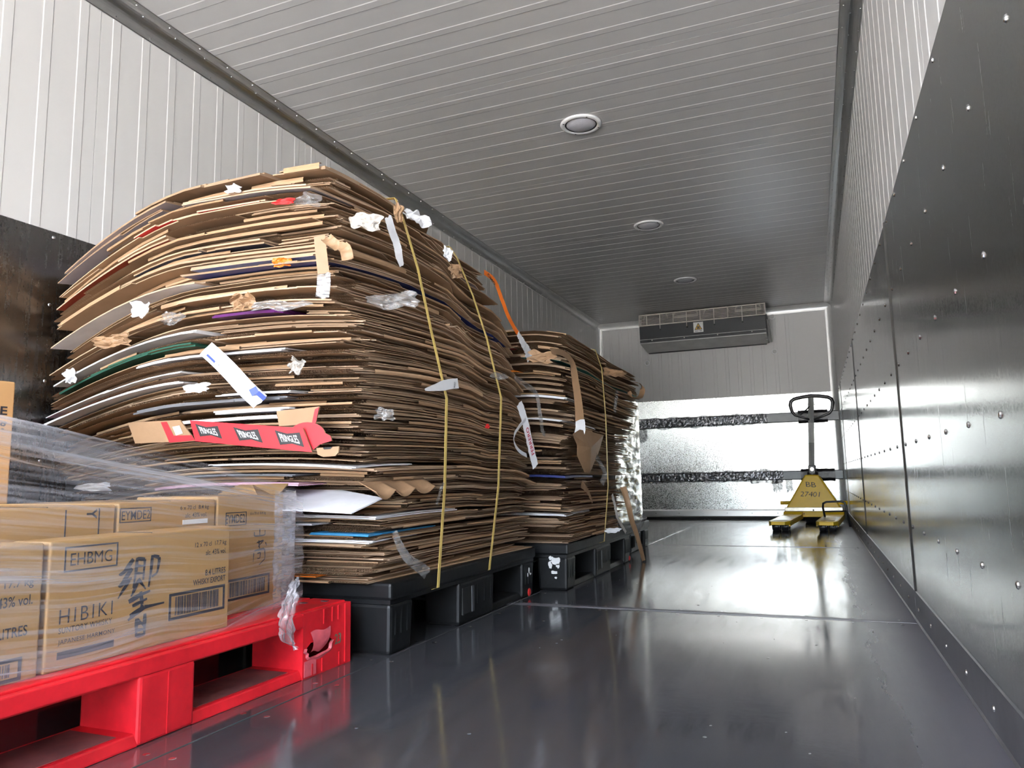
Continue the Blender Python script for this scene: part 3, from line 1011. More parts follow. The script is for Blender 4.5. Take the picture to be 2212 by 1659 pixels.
stk = MB()
for (cx, cz, w, h, s) in ((-1.018, 0.118, 0.027, 0.020, 1.0), (-1.045, 0.103, 0.011, 0.022, 4.2), (-1.027, 0.073, 0.020, 0.009, 7.7),
                          (-1.041, 0.130, 0.012, 0.012, 9.1), (-1.010, 0.100, 0.010, 0.014, 12.4), (-1.021, 0.052, 0.008, 0.005, 3.1)):
    stk.prism(blob_poly(cx, cz, w, h, s), 'y', 2.9585, 2.9605)
stk.build('torn_sticker', 'label_white', pb)
stk = MB()
for (cy, cz, w, h, s) in ((2.79, 0.100, 0.006, 0.014, 2.0), (2.805, 0.085, 0.010, 0.005, 5.0), (2.775, 0.085, 0.004, 0.008, 8.0)):
    stk.prism(blob_poly(cy, cz, w, h, s, 10), 'x', -1.0745, -1.0725)
stk.build('paint_fleck', 'label_white', pa)

# ================================================================== RED PALLET
rp = empty('plastic_pallet', 'scuffed red plastic pallet with a punched hole under the wrapped whisky cartons', 'pallet', (0, 0, 0))
RX0, RX1, RY0, RY1, RT = -2.17, -1.15, 0.49, 1.68, 0.155
MB().box(RX0, RX1 - 0.004, RY0, RY1, RT - 0.036, RT - 0.005).build('deck', 'red_plastic', rp, bevel=0.004)
for k in range(9):                                   # raised deck slats with grooves between
    a = RX0 + 0.01 + k * (RX1 - RX0 - 0.02) / 9
    MB().box(a + 0.005, a + (RX1 - RX0 - 0.02) / 9 - 0.005, RY0 + 0.004, RY1 - 0.004, RT - 0.006, RT).build('deck_slat', 'red_plastic', rp, bevel=0.002)
for k, (xx, yy) in enumerate(((-1.20, 1.640), (-1.235, 1.60), (-1.27, 1.56), (-1.30, 1.62))):
    MB().box(xx - 0.012, xx + 0.006, yy - 0.006, yy + 0.006, RT - 0.001, RT + 0.0012).build('anti_slip_stud', 'black_worn', rp)
xs = [(RX0, RX0 + 0.15), (-1.735, -1.585), (RX1 - 0.15, RX1)]
ys = [(RY0, RY0 + 0.19), (1.025, 1.155), (1.485, RY1)]
for i, (a, b) in enumerate(xs):
    for j, (c, d) in enumerate(ys):
        if i == 2 and j == 2:
            continue
        bl = MB().box(a, b - (0.0 if i == 2 else 0.0), c, d, 0.0, RT - 0.034).build('block', 'red_plastic', rp, bevel=0.006)
        if i == 2 and j == 1:
            MB().box(b - 0.001, b + 0.001, (c + d) / 2 - 0.0015, (c + d) / 2 + 0.0015, 0.004, RT - 0.04).build('rib', 'red_plastic', bl)
# the damaged corner block: a shell whose side is punched through
a, b = xs[2]
c, d = ys[2]
sh = MB()
zt = RT - 0.004
sh.quad([(a, c, 0), (b, c, 0), (b, c, zt), (a, c, zt)][::1])
sh.quad([(a, d, 0), (a, d, zt), (b, d, zt), (b, d, 0)])
sh.quad([(a, c, 0), (a, c, zt), (a, d, zt), (a, d, 0)])
sh.quad([(a, c, zt), (b, c, zt), (b, d, zt), (a, d, zt)])
sh.quad([(a, c, 0), (a, d, 0), (b, d, 0), (b, c, 0)])
hole, rim = [], []
n = 24
hc = (1.548, 0.062)
for k in range(n):
    t_ = 2 * math.pi * k / n
    cu, su = math.cos(t_), math.sin(t_)
    m_ = max(abs(cu) / 1.0, abs(su) / 1.0)
    oy = (c + d) / 2 + (d - c) / 2 * cu / m_
    oz = zt / 2 + zt / 2 * su / m_
    rim.append((b, oy, oz))
    rr = 1 + 0.35 * noise.noise((cu * 2.6, su * 2.6, 5.5))
    hole.append((b, hc[0] + 0.046 * cu * rr, hc[1] + (0.024 if su > 0 else 0.020) * su * rr))
for k in range(n):
    k2 = (k + 1) % n
    sh.quad([rim[k], rim[k2], hole[k2], hole[k]])
bl = sh.build('block', 'red_plastic', rp)
# torn lips: the flap pushed in above, the curled rim below
lip = MB()
for k in range(n):
    k2 = (k + 1) % n
    P, Q = Vector(hole[k]), Vector(hole[k2])
    cz = Vector((0, hc[0], hc[1]))
    def off(p, o, i):
        q = Vector((0, p.y, p.z))
        dirn = (cz - q).normalized()
        return Vector((p.x + o, p.y + dirn.y * i, p.z + dirn.z * i))
    if math.sin(2 * math.pi * (k + 0.5) / n) > 0.35:
        continue
    lip.quad([off(P, 0.0008, -0.009), off(Q, 0.0008, -0.009), off(Q, 0.004, -0.001), off(P, 0.004, -0.001)])
    lip.quad([off(P, 0.004, -0.001), off(Q, 0.004, -0.001), off(Q, -0.003, 0.002), off(P, -0.003, 0.002)])
lip.build('torn_rim', 'red_scuffed', bl, smooth=True)
flp = MB()
for i in range(9):
    for j in range(6):
        u, v = i / 8, j / 5
        yy = hc[0] - 0.036 + 0.080 * u + (0.5 - u) * 0.030 * v
        flp.v.append((b + 0.0012 + 0.005 * math.sin(v * 3.1) - 0.012 * v ** 3, yy, hc[1] + 0.042 - 0.052 * v + 0.003 * math.sin(u * 7)))
for i in range(8):
    for j in range(5):
        q = i * 6 + j
        flp.f.append((q, q + 1, q + 7, q + 6))
        flp.m.append(0)
flp.build('bent_flap', 'red_scuffed', bl, smooth=True)
MB().box(b + 0.0005, b + 0.0015, 1.49, 1.535, 0.004, 0.04).build('scuff_patch', 'red_scuffed', bl)
lettering('stamped_number', '\u00b7 23', (b, 1.595, 0.055), (0, 1, 0), (0, 0, 1), 0.042, 0.026, 'grey_stamp', bl, 0.001, 0.02)
for yy, z0_, z1_ in ((1.655, 0.005, 0.15), (1.625, 0.115, 0.15), (1.60, 0.115, 0.15), (1.565, 0.115, 0.15), (1.56, 0.004, 0.035), (1.63, 0.004, 0.035), (1.52, 0.004, 0.03)):
    MB().box(b - 0.001, b + 0.0025, yy - 0.0022, yy + 0.0022, z0_, z1_).build('rib', 'red_plastic', bl)
# perimeter bottom runners, ramped at the ends
for i, (a, b_) in enumerate(xs):
    for j in range(2):
        c, d = ys[j][1] - 0.004, ys[j + 1][0] + 0.004
        MB().hexa([(a, c, 0), (b_, c, 0), (b_, d, 0), (a, d, 0), (a, c, 0.022), (b_ - 0.01, c, 0.022), (b_ - 0.01, d, 0.022), (a, d, 0.022)]).build('runner', 'red_plastic', rp, bevel=0.004)
        if i == 2:
            MB().box(a + 0.012, b_ - 0.022, c + 0.03, d - 0.03, 0.022, 0.0228).build('ingrained_dirt', 'red_dirty', rp)
# side skirt of the deck
MB().prism([(RX1 - 0.012, RT - 0.004), (RX1, RT - 0.006), (RX1 + 0.001, RT - 0.034), (RX1 - 0.012, RT - 0.040)], 'y', RY0, 1.487).build('side_skirt', 'red_plastic', rp, bevel=0.002)

# ================================================================== WHISKY CARTONS
UPX, UPZ = (0, 1, 0), (0, 0, 1)          # reading directions on a face that looks toward +x


def carton(label, x0, x1, y0, y1, z0, z1, m='carton', group='whisky cartons on the red pallet'):
    c = empty('whisky_carton', label, 'carton', ((x0 + x1) / 2, (y0 + y1) / 2, z0), 0, group)
    o = MB().box(x0, x1, y0, y1, z0, z1).build('case', m, None, bevel=0.004, seg=3)
    adopt(o, c)
    o2 = MB().box(x0 + 0.002, x1 - 0.002, (y0 + y1) / 2 - 0.001, (y0 + y1) / 2 + 0.001, z1 - 0.001, z1 + 0.0008).build('flap_joint', 'dark_gap', None)
    adopt(o2, c)
    return c


def pr(c, name, s, X, y, z, w, h, bold=0.02, space=1.0, m='carton_ink', **k):
    o = lettering(name, s, (X, y, z), UPX, UPZ, w, h, m, None, 0.0008, bold, space, **k)
    if o:
        adopt(o, c)
    return o


def frame_box(c, name, X, y0, y1, z0, z1, t, m='carton_ink'):
    mb = MB()
    mb.box(X, X + 0.0007, y0, y1, z1 - t, z1)
    mb.box(X, X + 0.0007, y0, y1, z0, z0 + t)
    mb.box(X, X + 0.0007, y0, y0 + t, z0 + t, z1 - t)
    mb.box(X, X + 0.0007, y1 - t, y1, z0 + t, z1 - t)
    return adopt(mb.build(name, m), c)


def barcode(c, X, y0, y1, z0, z1, seed):
    frame_box(c, 'barcode_frame', X, y0, y1, z0, z1, 0.0055)
    r = random.Random(seed)
    mb = MB()
    y = y0 + 0.016
    while y < y1 - 0.018:
        w = r.choice((0.0012, 0.0012, 0.0024, 0.0036))
        mb.box(X, X + 0.0007, y, y + w, z0 + 0.008, z1 - 0.008)
        y += w + r.choice((0.0013, 0.0013, 0.0026))
    return adopt(mb.build('barcode_bars', 'carton_ink'), c)


Z0 = RT
# carton A: the one that reads EHBMG
X = -1.200
c1 = carton('whisky carton reading EHBMG with large brushed character under stretch film', -1.296, X, 0.876, 1.293, Z0, 0.371)
frame_box(c1, 'code_frame', X, 0.903, 1.008, 0.317, 0.360, 0.0028)
pr(c1, 'code_letters', 'EHBMG', X, 0.914, 0.327, 0.082, 0.0215, 0.0)
pr(c1, 'brand_name', 'HIBIKI', X, 0.899, 0.232, 0.103, 0.024, -0.006, 1.25)
pr(c1, 'brand_line', 'SUNTORY WHISKY', X, 0.899, 0.216, 0.103, 0.0098, 0.004, 1.1)
pr(c1, 'brand_line', 'JAPANESE HARMONY', X, 0.899, 0.196, 0.110, 0.0098, 0.004, 1.1)
adopt(MB().box(X, X + 0.0007, 0.899, 1.008, 0.174, 0.186).build('printed_bar', 'carton_ink'), c1)
pr(c1, 'contents', '12 x 70 cl  17.7 kg', X, 1.192, 0.330, 0.088, 0.0125, 0.008)
pr(c1, 'contents', 'alc. 43% vol.', X, 1.222, 0.314, 0.058, 0.0110, 0.008)
pr(c1, 'volume', '8.4 LITRES', X, 1.222, 0.272, 0.058, 0.0125, 0.015)
pr(c1, 'export_mark', 'WHISKY EXPORT', X, 1.190, 0.2555, 0.090, 0.0120, 0.015)
barcode(c1, X, 1.130, 1.280, 0.196, 0.248, 4)


def stroke(mb, X, pts, w0, w1):
    n = 10
    P = [Vector((0, a, b)) for a, b in pts]
    L = []
    for i in range(n + 1):
        t = i / n * (len(P) - 1)
        k = min(int(t), len(P) - 2)
        L.append(P[k].lerp(P[k + 1], t - k))
    for i in range(n):
        t0, t1 = i / n, (i + 1) / n
        d = (L[i + 1] - L[i])
        nn = Vector((0, -d.z, d.y)).normalized()
        wa = (w0 + (w1 - w0) * t0) * (0.7 + 0.3 * math.sin(math.pi * min(1, t0 * 1.6)))
        wb_ = (w0 + (w1 - w0) * t1) * (0.7 + 0.3 * math.sin(math.pi * min(1, t1 * 1.6)))
        q = [L[i] + nn * wa, L[i] - nn * wa, L[i + 1] - nn * wb_, L[i + 1] + nn * wb_]
        mb.quad([(X + 0.0009 + 0.00003 * i, p.y, p.z) for p in q])


mb = MB()
ky, kz = 1.012, 0.178                       # brushed character, lower left corner; 0.11 wide, 0.15 tall
B = lambda u, v: (ky + u * 0.108, kz + v * 0.152)
for pts, a, b_ in (([B(.28, .97), B(.12, .84), B(.0, .80)], .0052, .003), ([B(.02, .80), B(.22, .86)], .004, .002), ([B(.26, .86), B(.10, .72), B(.0, .66)], .0052, .003),
                   ([B(.02, .66), B(.20, .73), B(.26, .74)], .004, .003), ([B(.22, .72), B(.05, .57), B(.0, .52)], .004, .0015),
                   ([B(.36, .98), B(.34, .80), B(.30, .62)], .004, .003), ([B(.36, .97), B(.52, .95), B(.50, .70)], .004, .003), ([B(.36, .88), B(.50, .87)], .003, .002),
                   ([B(.36, .79), B(.50, .78)], .003, .002), ([B(.40, .70), B(.30, .56), B(.26, .52)], .0045, .002), ([B(.40, .72), B(.56, .58)], .004, .002),
                   ([B(.68, .99), B(.66, .80), B(.62, .60)], .004, .003), ([B(.70, .98), B(.84, .95), B(.80, .76), B(.68, .72)], .004, .003),
                   ([B(.22, .46), B(.45, .52), B(.66, .55)], .0055, .003), ([B(.46, .56), B(.50, .40), B(.44, .30)], .0045, .003), ([B(.30, .40), B(.60, .46)], .004, .003),
                   ([B(.26, .28), B(.55, .36), B(.98, .37)], .0065, .0025), ([B(.36, .30), B(.22, .24)], .005, .003),
                   ([B(.40, .24), B(.40, .02)], .0045, .0035), ([B(.57, .28), B(.57, .02)], .0045, .0035), ([B(.40, .18), B(.57, .17)], .003, .003),
                   ([B(.40, .10), B(.57, .09)], .003, .003), ([B(.40, .03), B(.57, .03)], .004, .004), ([B(.42, .24), B(.56, .12)], .002, .002)):
    stroke(mb, X, pts, a, b_)
adopt(mb.build('brushed_character', 'carton_ink'), c1)
# carton B: the nearest one, cut by the frame
c2 = carton('nearest whisky carton, cut off by the left edge of the photo', -1.296, X + 0.001, 0.45, 0.866, Z0, 0.371)
pr(c2, 'contents', '12 x 70 cl  17.7 kg', X + 0.001, 0.722, 0.300, 0.128, 0.017, 0.01)
pr(c2, 'contents', 'alc. 43% vol.', X + 0.001, 0.766, 0.274, 0.084, 0.0165, 0.01)
pr(c2, 'volume', '8.4 LITRES', X + 0.001, 0.770, 0.226, 0.074, 0.0165, 0.012)
barcode(c2, X + 0.001, 0.68, 0.838, 0.158, 0.194, 9)
# carton C: end carton, taller
X3 = -1.300
c3 = carton('tall end whisky carton with vertical brushed signature by the film corner', -1.56, X3, 1.356, 1.590, Z0, 0.434)
frame_box(c3, 'code_frame', X3, 1.3829, 1.4523, 0.3626, 0.3947, 0.002)
pr(c3, 'code_letters', 'EYMDE2', X3, 1.3819, 0.3688, 0.065, 0.0205, 0.01)
pr(c3, 'small_print', '6 x 70 cl  8.4 kg', X3, 1.4658, 0.3833, 0.055, 0.009, 0.005)
barcode(c3, X3, 1.386, 1.5404, 0.1875, 0.2372, 21)
mb = MB()
K = lambda u, v: (1.4762 + u * 0.048, 0.261 + v * 0.089)
for pts, a, b_ in (([K(.5, 1.0), K(.5, .78)], .002, .002), ([K(.1, .92), K(.1, .80), K(.9, .80), K(.9, .94)], .002, .002), ([K(.3, .62), K(.8, .66), K(.4, .5)], .002, .0015),
                   ([K(.45, .68), K(.5, .45)], .002, .002), ([K(.95, .60), K(1.05, .5)], .002, .001), ([K(.15, .40), K(.9, .44), K(.95, .15), K(.5, .0)], .0022, .0015),
                   ([K(.35, .32), K(.6, .34), K(.55, .18), K(.35, .18)], .002, .0015), ([K(.1, .35), K(.05, .1)], .002, .001)):
    stroke(mb, X3, pts, a, b_)
adopt(mb.build('brushed_signature', 'carton_ink'), c3)
fl1 = MB().hexa([(-1.52, 1.588, 0.434), (-1.31, 1.588, 0.434), (-1.33, 1.645, 0.458), (-1.49, 1.645, 0.460),
                 (-1.52, 1.587, 0.437), (-1.31, 1.587, 0.437), (-1.33, 1.644, 0.461), (-1.49, 1.644, 0.463)]).build('open_flap', 'carton')
adopt(fl1, c3)
adopt(MB().hexa([(-1.304, 1.49, 0.434), (-1.301, 1.49, 0.434), (-1.34, 1.585, 0.434), (-1.345, 1.585, 0.434),
                 (-1.34, 1.515, 0.456), (-1.337, 1.515, 0.456), (-1.39, 1.575, 0.460), (-1.393, 1.575, 0.460)]).build('open_flap', 'carton'), c3)
# second row behind
X4 = -1.302
c4 = carton('whisky carton reading EYMDE2 with small white label behind the front row', -1.68, X4, 1.090, 1.352, Z0, 0.428)
frame_box(c4, 'code_frame', X4, 1.0937, 1.1705, 0.388, 0.4176, 0.002)
pr(c4, 'code_letters', 'EYMDE2', X4, 1.0983, 0.3935, 0.069, 0.0185, 0.004)
pr(c4, 'contents', '6 x 70 cl  8.4 kg', X4, 1.2473, 0.4046, 0.083, 0.012, 0.006)
pr(c4, 'contents', 'alc. 43% vol.', X4, 1.2621, 0.3898, 0.063, 0.010, 0.006)
adopt(MB().box(X4, X4 + 0.001, 1.2556, 1.3278, 0.375, 0.3852).build('paper_label', 'label_white'), c4)
c5 = carton('whisky carton with a sideways letter Y in the second row', -1.68, X4, 0.800, 1.084, Z0, 0.426)
o = lettering('sideways_letter', 'Y', (X4, 1.020, 0.420), (0, 0, -1), (0, 1, 0), 0.020, 0.022, 'carton_ink', None, 0.0008, 0.02)
adopt(o, c5)
for yy in (0.838, 0.976, 1.046):
    adopt(MB().box(X4, X4 + 0.0007, yy, yy + 0.0025, 0.32, 0.42).build('perforation', 'carton_ink'), c5)
c6 = carton('whisky carton farthest left in the second row, half behind film', -1.68, X4, 0.51, 0.794, Z0, 0.424)
c7 = carton('tall orange brown carton standing at the left edge of the photo', -2.08, -1.74, 0.75, 1.160, Z0, 0.712, 'carton_warm')
pr(c7, 'edge_letter', 'E', -1.74, 1.128, 0.632, 0.016, 0.020, 0.02)
pr(c7, 'edge_letter', 'g', -1.74, 1.128, 0.595, 0.016, 0.020, 0.02)
c8 = carton('plain carton hidden low behind the second row of whisky cartons', -2.08, -1.74, 1.17, 1.50, Z0, 0.36)

# ---- stretch film round the load
fw = empty('stretch_wrap', 'clear stretch film with milky streaks wrapped round the whisky cartons', 'plastic wrap', (-1.2, 1.1, RT))
NU, NV = 70, 24


def film_grid(name, fn, material, nu=NU, nv=NV):
    mb = MB()
    for i in range(nu + 1):
        for j in range(nv + 1):
            mb.v.append(tuple(fn(i / nu, j / nv)))
    for i in range(nu):
        for j in range(nv):
            q = i * (nv + 1) + j
            mb.f.append((q, q + nv + 1, q + nv + 2, q + 1))
            mb.m.append(0)
    o = mb.build(name, material, None, smooth=True, uvf=lambda vi: ((vi // (nv + 1)) / nu, (vi % (nv + 1)) / nv))
    return adopt(o, fw)


def film_side(u, v):
    y = 0.42 + 1.165 * u
    zb = 0.118 + 0.012 * noise.noise((y * 6, 1, 2)) + (0.03 * max(0, (y - 1.25) / 0.3) if y > 1.25 else 0)
    zt = 0.640 - (0.640 - 0.441) * u + 0.004 * noise.noise((y * 7, 4, 2))
    z = zb + (zt - zb) * v
    x = -1.176 - 0.055 * max(0, (y - 1.22) / 0.36) ** 1.2
    if z > 0.372:
        x -= 0.10 * (z - 0.372) * (1 - 0.6 * u)
    x += 0.005 * noise.noise((y * 3, z * 30 + y * 4, 7)) + 0.003 * noise.noise((y * 9, z * 60, 3))
    return (x, y, z)


film_grid('film_side', film_side, 'film')
film_grid('film_corner', lambda u, v: (-1.236 - 0.015 * u + 0.006 * noise.noise((u * 9, v * 9, 3)) - 0.01 * u * u, 1.478 + 0.112 * u + 0.004 * noise.noise((u * 5, v * 14, 1)),
                                       0.158 + 0.285 * v + 0.006 * noise.noise((u * 4, 2, 2)) * (v > 0.9)), 'film_dense', 16, 30)
film_grid('film_end', lambda u, v: (-1.262 - 0.83 * u, 1.590 + 0.02 * noise.noise((u * 6, v * 5, 8)), 0.165 + (0.275 - 0.07 * u) * v), 'film', 30, 16)
film_grid('film_top', lambda u, v: (-1.25 - 0.42 * v + 0.01 * noise.noise((u * 9, v * 4, 1)), 0.45 + 1.12 * u,
                                    0.444 + 0.006 * noise.noise((u * 12, v * 9, 4)) + (0.16 + 0.09 * v) * (1 - u) ** 1.3), 'film', 50, 16)
# loose twisted tail of film
tl = [on_x(640, 1250, -1.17), on_x(628, 1285, -1.15), on_x(622, 1315, -1.14), on_x(618, 1350, -1.135), on_x(628, 1385, -1.14), on_x(640, 1402, -1.14)]


def tail(u, v):
    t = u * (len(tl) - 1)
    k = min(int(t), len(tl) - 2)
    p = tl[k].lerp(tl[k + 1], t - k)
    w = 0.018 + 0.020 * math.sin(math.pi * min(1, u * 1.1)) + 0.006 * noise.noise((u * 6, 3, 3)) - 0.026 * max(0, u - 0.7) / 0.3
    a = (v - 0.5) * 2
    return (p.x + 0.012 * noise.noise((u * 7, v * 6, 2)) + 0.006 * noise.noise((u * 20, v * 17, 2)), p.y + a * w * 0.8 + 0.006 * noise.noise((u * 12, v * 5, 9)), p.z + a * w * 0.35)


film_grid('film_tail', tail, 'film_dense', 26, 12)


# ================================================================== CARDBOARD STACKS
def clamp(v, a=0.0, b=1.0):
    return max(a, min(b, v))


def interp(z, tab):
    if z <= tab[0][0]:
        return tab[0][1]
    for (a, p), (b, q) in zip(tab[:-1], tab[1:]):
        if z <= b:
            return p + (q - p) * (z - a) / (b - a)
    return tab[-1][1]


class Stack:
    def __init__(self, n, z0, top, xl, xr, yf, yb, seed, grow):
        self.r = random.Random(seed)
        self.n, self.z0, self.top, self.xl, self.xr, self.yf, self.yb, self.seed = n, z0, top, xl, xr, yf, yb, seed
        w = [(0.75 + grow * (k / n) ** 1.4) * self.r.uniform(0.7, 1.3) for k in range(n)]
        s = sum(w)
        self.c = [0.0]
        for q in w:
            self.c.append(self.c[-1] + q / s)

    def H(self, k, x, y):
        c = self.c[min(k, self.n)]
        z = self.z0 + (self.top(x, y) - self.z0) * c
        fy = clamp((self.yf(z) + 0.24 - y) / 0.24)          # free front and side edges curl a little, layer by layer
        fx = clamp((x - (self.xr(z) - 0.22)) / 0.22)
        ease = clamp(c * 6)
        return z + ease * (0.007 * c * noise.noise((x * 2.2, y * 2.2, k * 0.13 + self.seed))
                           + 0.012 * fy * fy * (noise.noise((x * 1.6, 7.1, k * 0.11 + self.seed)) - 0.08) * (0.4 + c)
                           + 0.014 * fx * fx * (noise.noise((3.3, y * 1.6, k * 0.11 + self.seed)) - 0.05) * (0.4 + c))


def cardboard(st, k, xa, xb, ya, yb, plies, rot, face, flute, inset, curl, under=None):
    r = st.r
    cx, cy = (xa + xb) / 2, (ya + yb) / 2
    zc = st.H(k, cx, cy)
    cr, sr = math.cos(rot), math.sin(rot)
    fth = r.uniform(0.80, 0.97)
    mb = MB()
    V, F, Mi = mb.v, mb.f, mb.m
    ph = r.uniform(0, 50)

    full = r.uniform(0.68, 0.90)

    def P(x, y, f):
        X = cx + (x - cx) * cr - (y - cy) * sr
        Y = cy + (x - cx) * sr + (y - cy) * cr
        X = min(max(X, XL + 0.012), 0)
        h0 = st.H(k, X, Y)
        return (X - cx, Y - cy, h0 + (st.H(k + 1, X, Y) - h0) * full * f - zc)

    for p in range(plies):
        e0 = xa + r.uniform(0, 0.014)
        e1 = xb - r.uniform(0, 0.014)
        y0 = ya + (0 if p == 0 else r.uniform(0, 0.016))
        y1 = yb - r.uniform(0, 0.02)
        ns = r.choice((0, 1, 1, 2, 3)) if e1 - e0 > 0.45 else r.choice((0, 0, 1))
        cuts = sorted(r.uniform(e0 + 0.08, e1 - 0.08) for _ in range(ns))
        bounds = [e0] + cuts + [e1]
        cols = []
        for a, b in zip(bounds[:-1], bounds[1:]):
            si = r.uniform(0, inset) if ns else 0.0
            tilt = r.uniform(-0.008, 0.008)
            m_ = max(2, int((b - a) / 0.07) + 2)
            for i in range(m_):
                t = i / (m_ - 1)
                cols.append((a + 0.0012 + (b - a - 0.0024) * t, y0 + si + tilt * t))
        ny = 10
        rowin = [0.0] * (ny + 1)
        cur = 0.0
        for j in range(ny + 1):
            if r.random() < 0.25:
                cur = r.uniform(0, inset * 1.3)
            rowin[j] = cur
        zb = p / plies
        zh = (p + fth) / plies
        b0 = len(V)
        nc = len(cols)
        for lev in (0, 1):
            for i, (x, yf) in enumerate(cols):
                for j in range(ny + 1):
                    y = yf + (y1 - yf) * (j / ny) ** 1.15
                    xx = x - rowin[j] if i == nc - 1 else min(x, e1 - rowin[j] - 0.002 * (nc - i))
                    V.append(P(xx, y, zh if lev else zb))
        R = ny + 1
        top0 = b0 + nc * R
        fm = 1 if (face and p == plies - 1) else 0
        um = 3 if (under and p == 0) else 0
        for i in range(nc - 1):
            for j in range(ny):
                a = b0 + i * R + j
                F.append((a, a + 1, a + R + 1, a + R))
                Mi.append(um)
                a = top0 + i * R + j
                F.append((a, a + R, a + R + 1, a + 1))
                Mi.append(fm)
        for j in range(ny):                      # left, right
            a, t = b0 + j, top0 + j
            F.append((a, t, t + 1, a + 1))
            Mi.append(2)
            a, t = b0 + (nc - 1) * R + j, top0 + (nc - 1) * R + j
            F.append((a, a + 1, t + 1, t))
            Mi.append(2)
        for i in range(nc - 1):                  # back
            a, t = b0 + i * R + ny, top0 + i * R + ny
            F.append((a, t, t + R, a + R))
            Mi.append(2)
        for i in range(nc - 1):                  # front
            a, t = b0 + i * R, top0 + i * R
            A, B_ = Vector(V[a]), Vector(V[a + R])
            if not flute or abs(cols[i + 1][0] - cols[i][0]) < 0.02:
                F.append((a, a + R, t + R, t))
                Mi.append(2)
                continue
            TA, TB = Vector(V[t]), Vector(V[t + R])
            L = (B_ - A).length
            nw = max(2, int(L / 0.0038))
            prev = None
            for q in range(nw + 1):
                f_ = q / nw
                lo, hi = A.lerp(B_, f_), TA.lerp(TB, f_)
                pt = hi if q % 2 else lo
                idx = len(V)
                V.append((pt.x, pt.y + 0.0005, pt.z))
                V.append((pt.x, pt.y + 0.007, pt.z))
                if prev is not None:
                    F.append((prev, idx, idx + 1, prev + 1))
                    Mi.append(2)
                prev = idx
    if plies > 1 and not face and r.random() < 0.42:          # the folded side of a box: a smooth rounded band along the front
        f0 = xa + (xb - xa) * r.uniform(0.0, 0.5)
        f1 = min(xb - 0.02, f0 + (xb - xa) * r.uniform(0.2, 0.8))
        nb = max(2, int((f1 - f0) / 0.09))
        b0 = len(V)
        for i in range(nb + 1):
            x = f0 + (f1 - f0) * i / nb
            for (dy, f_) in ((0.010, 0.0), (-0.0025, 0.05), (-0.0045, 0.5), (-0.0025, 0.97), (0.010, 1.0)):
                V.append(P(x, ya + dy, f_))
        for i in range(nb):
            for j in range(4):
                q = b0 + i * 5 + j
                F.append((q, q + 5, q + 6, q + 1))
                Mi.append(0)
    if plies > 1 and not face and r.random() < 0.40:          # and along the right side
        g0 = ya + (yb - ya) * r.uniform(0.02, 0.5)
        g1 = min(yb - 0.02, g0 + (yb - ya) * r.uniform(0.2, 0.7))
        nb = max(2, int((g1 - g0) / 0.09))
        b0 = len(V)
        for i in range(nb + 1):
            y = g0 + (g1 - g0) * i / nb
            for (dx, f_) in ((-0.03, 0.0), (0.0015, 0.05), (0.0035, 0.5), (0.0015, 0.97), (-0.03, 1.0)):
                V.append(P(xb + dx, y, f_))
        for i in range(nb):
            for j in range(4):
                q = b0 + i * 5 + j
                F.append((q, q + 5, q + 6, q + 1))
                Mi.append(0)
    ms = ['kraft', face or 'kraft', (under or face) if (face and zc < 0.95) else 'kraft_edge', under or 'kraft']
    o = mb.build('cardboard_sheet', ms)
    o.location = (cx, cy, zc)
    return o


# ---- the tall front stack
def top_a(x, y):
    z = 1.385
    z -= 0.165 * clamp((-1.62 - x) / 0.50, 0, 1.2) ** 1.7
    z -= 0.03 * clamp((x + 1.42) / 0.35) ** 1.6
    z -= 0.05 * clamp((y - 2.26) / 0.15) + 0.16 * clamp((y - 2.68) / 0.25) ** 1.5
    z -= 0.05 * clamp((1.95 - y) / 0.45) ** 1.3
    return z


XRA = [(0.19, -1.075), (0.45, -1.055), (0.71, -1.048), (0.92, -1.092), (1.13, -1.14), (1.31, -1.19), (1.40, -1.22)]
YFA = [(0.19, 1.70), (0.36, 1.67), (0.50, 1.60), (0.62, 1.545), (1.0, 1.535), (1.30, 1.55), (1.4, 1.56)]
YBA = [(0.19, 2.86), (0.80, 2.87), (1.1, 2.86), (1.25, 2.80), (1.32, 2.76), (1.345, 2.36), (1.4, 2.30)]
SA = Stack(116, PA_TOP, top_a, -2.20, lambda z: interp(z, XRA), lambda z: interp(z, YFA), lambda z: interp(z, YBA), 5, 0.85)


def top_b(x, y):
    z = 1.115 - 0.05 * clamp((x + 1.12) / 0.2) ** 1.5 - 0.02 * clamp((y - 3.3) / 0.4)
    return z + 0.02 * noise.noise((x * 2, y * 1.6, 3))


SB = Stack(82, PB_TOP, top_b, -2.10, lambda z: -0.945 + 0.012 * math.sin(z * 9), lambda z: 2.962, lambda z: 3.84 + 0.66 * clamp((z - 0.2) / 0.88), 23, 0.1)

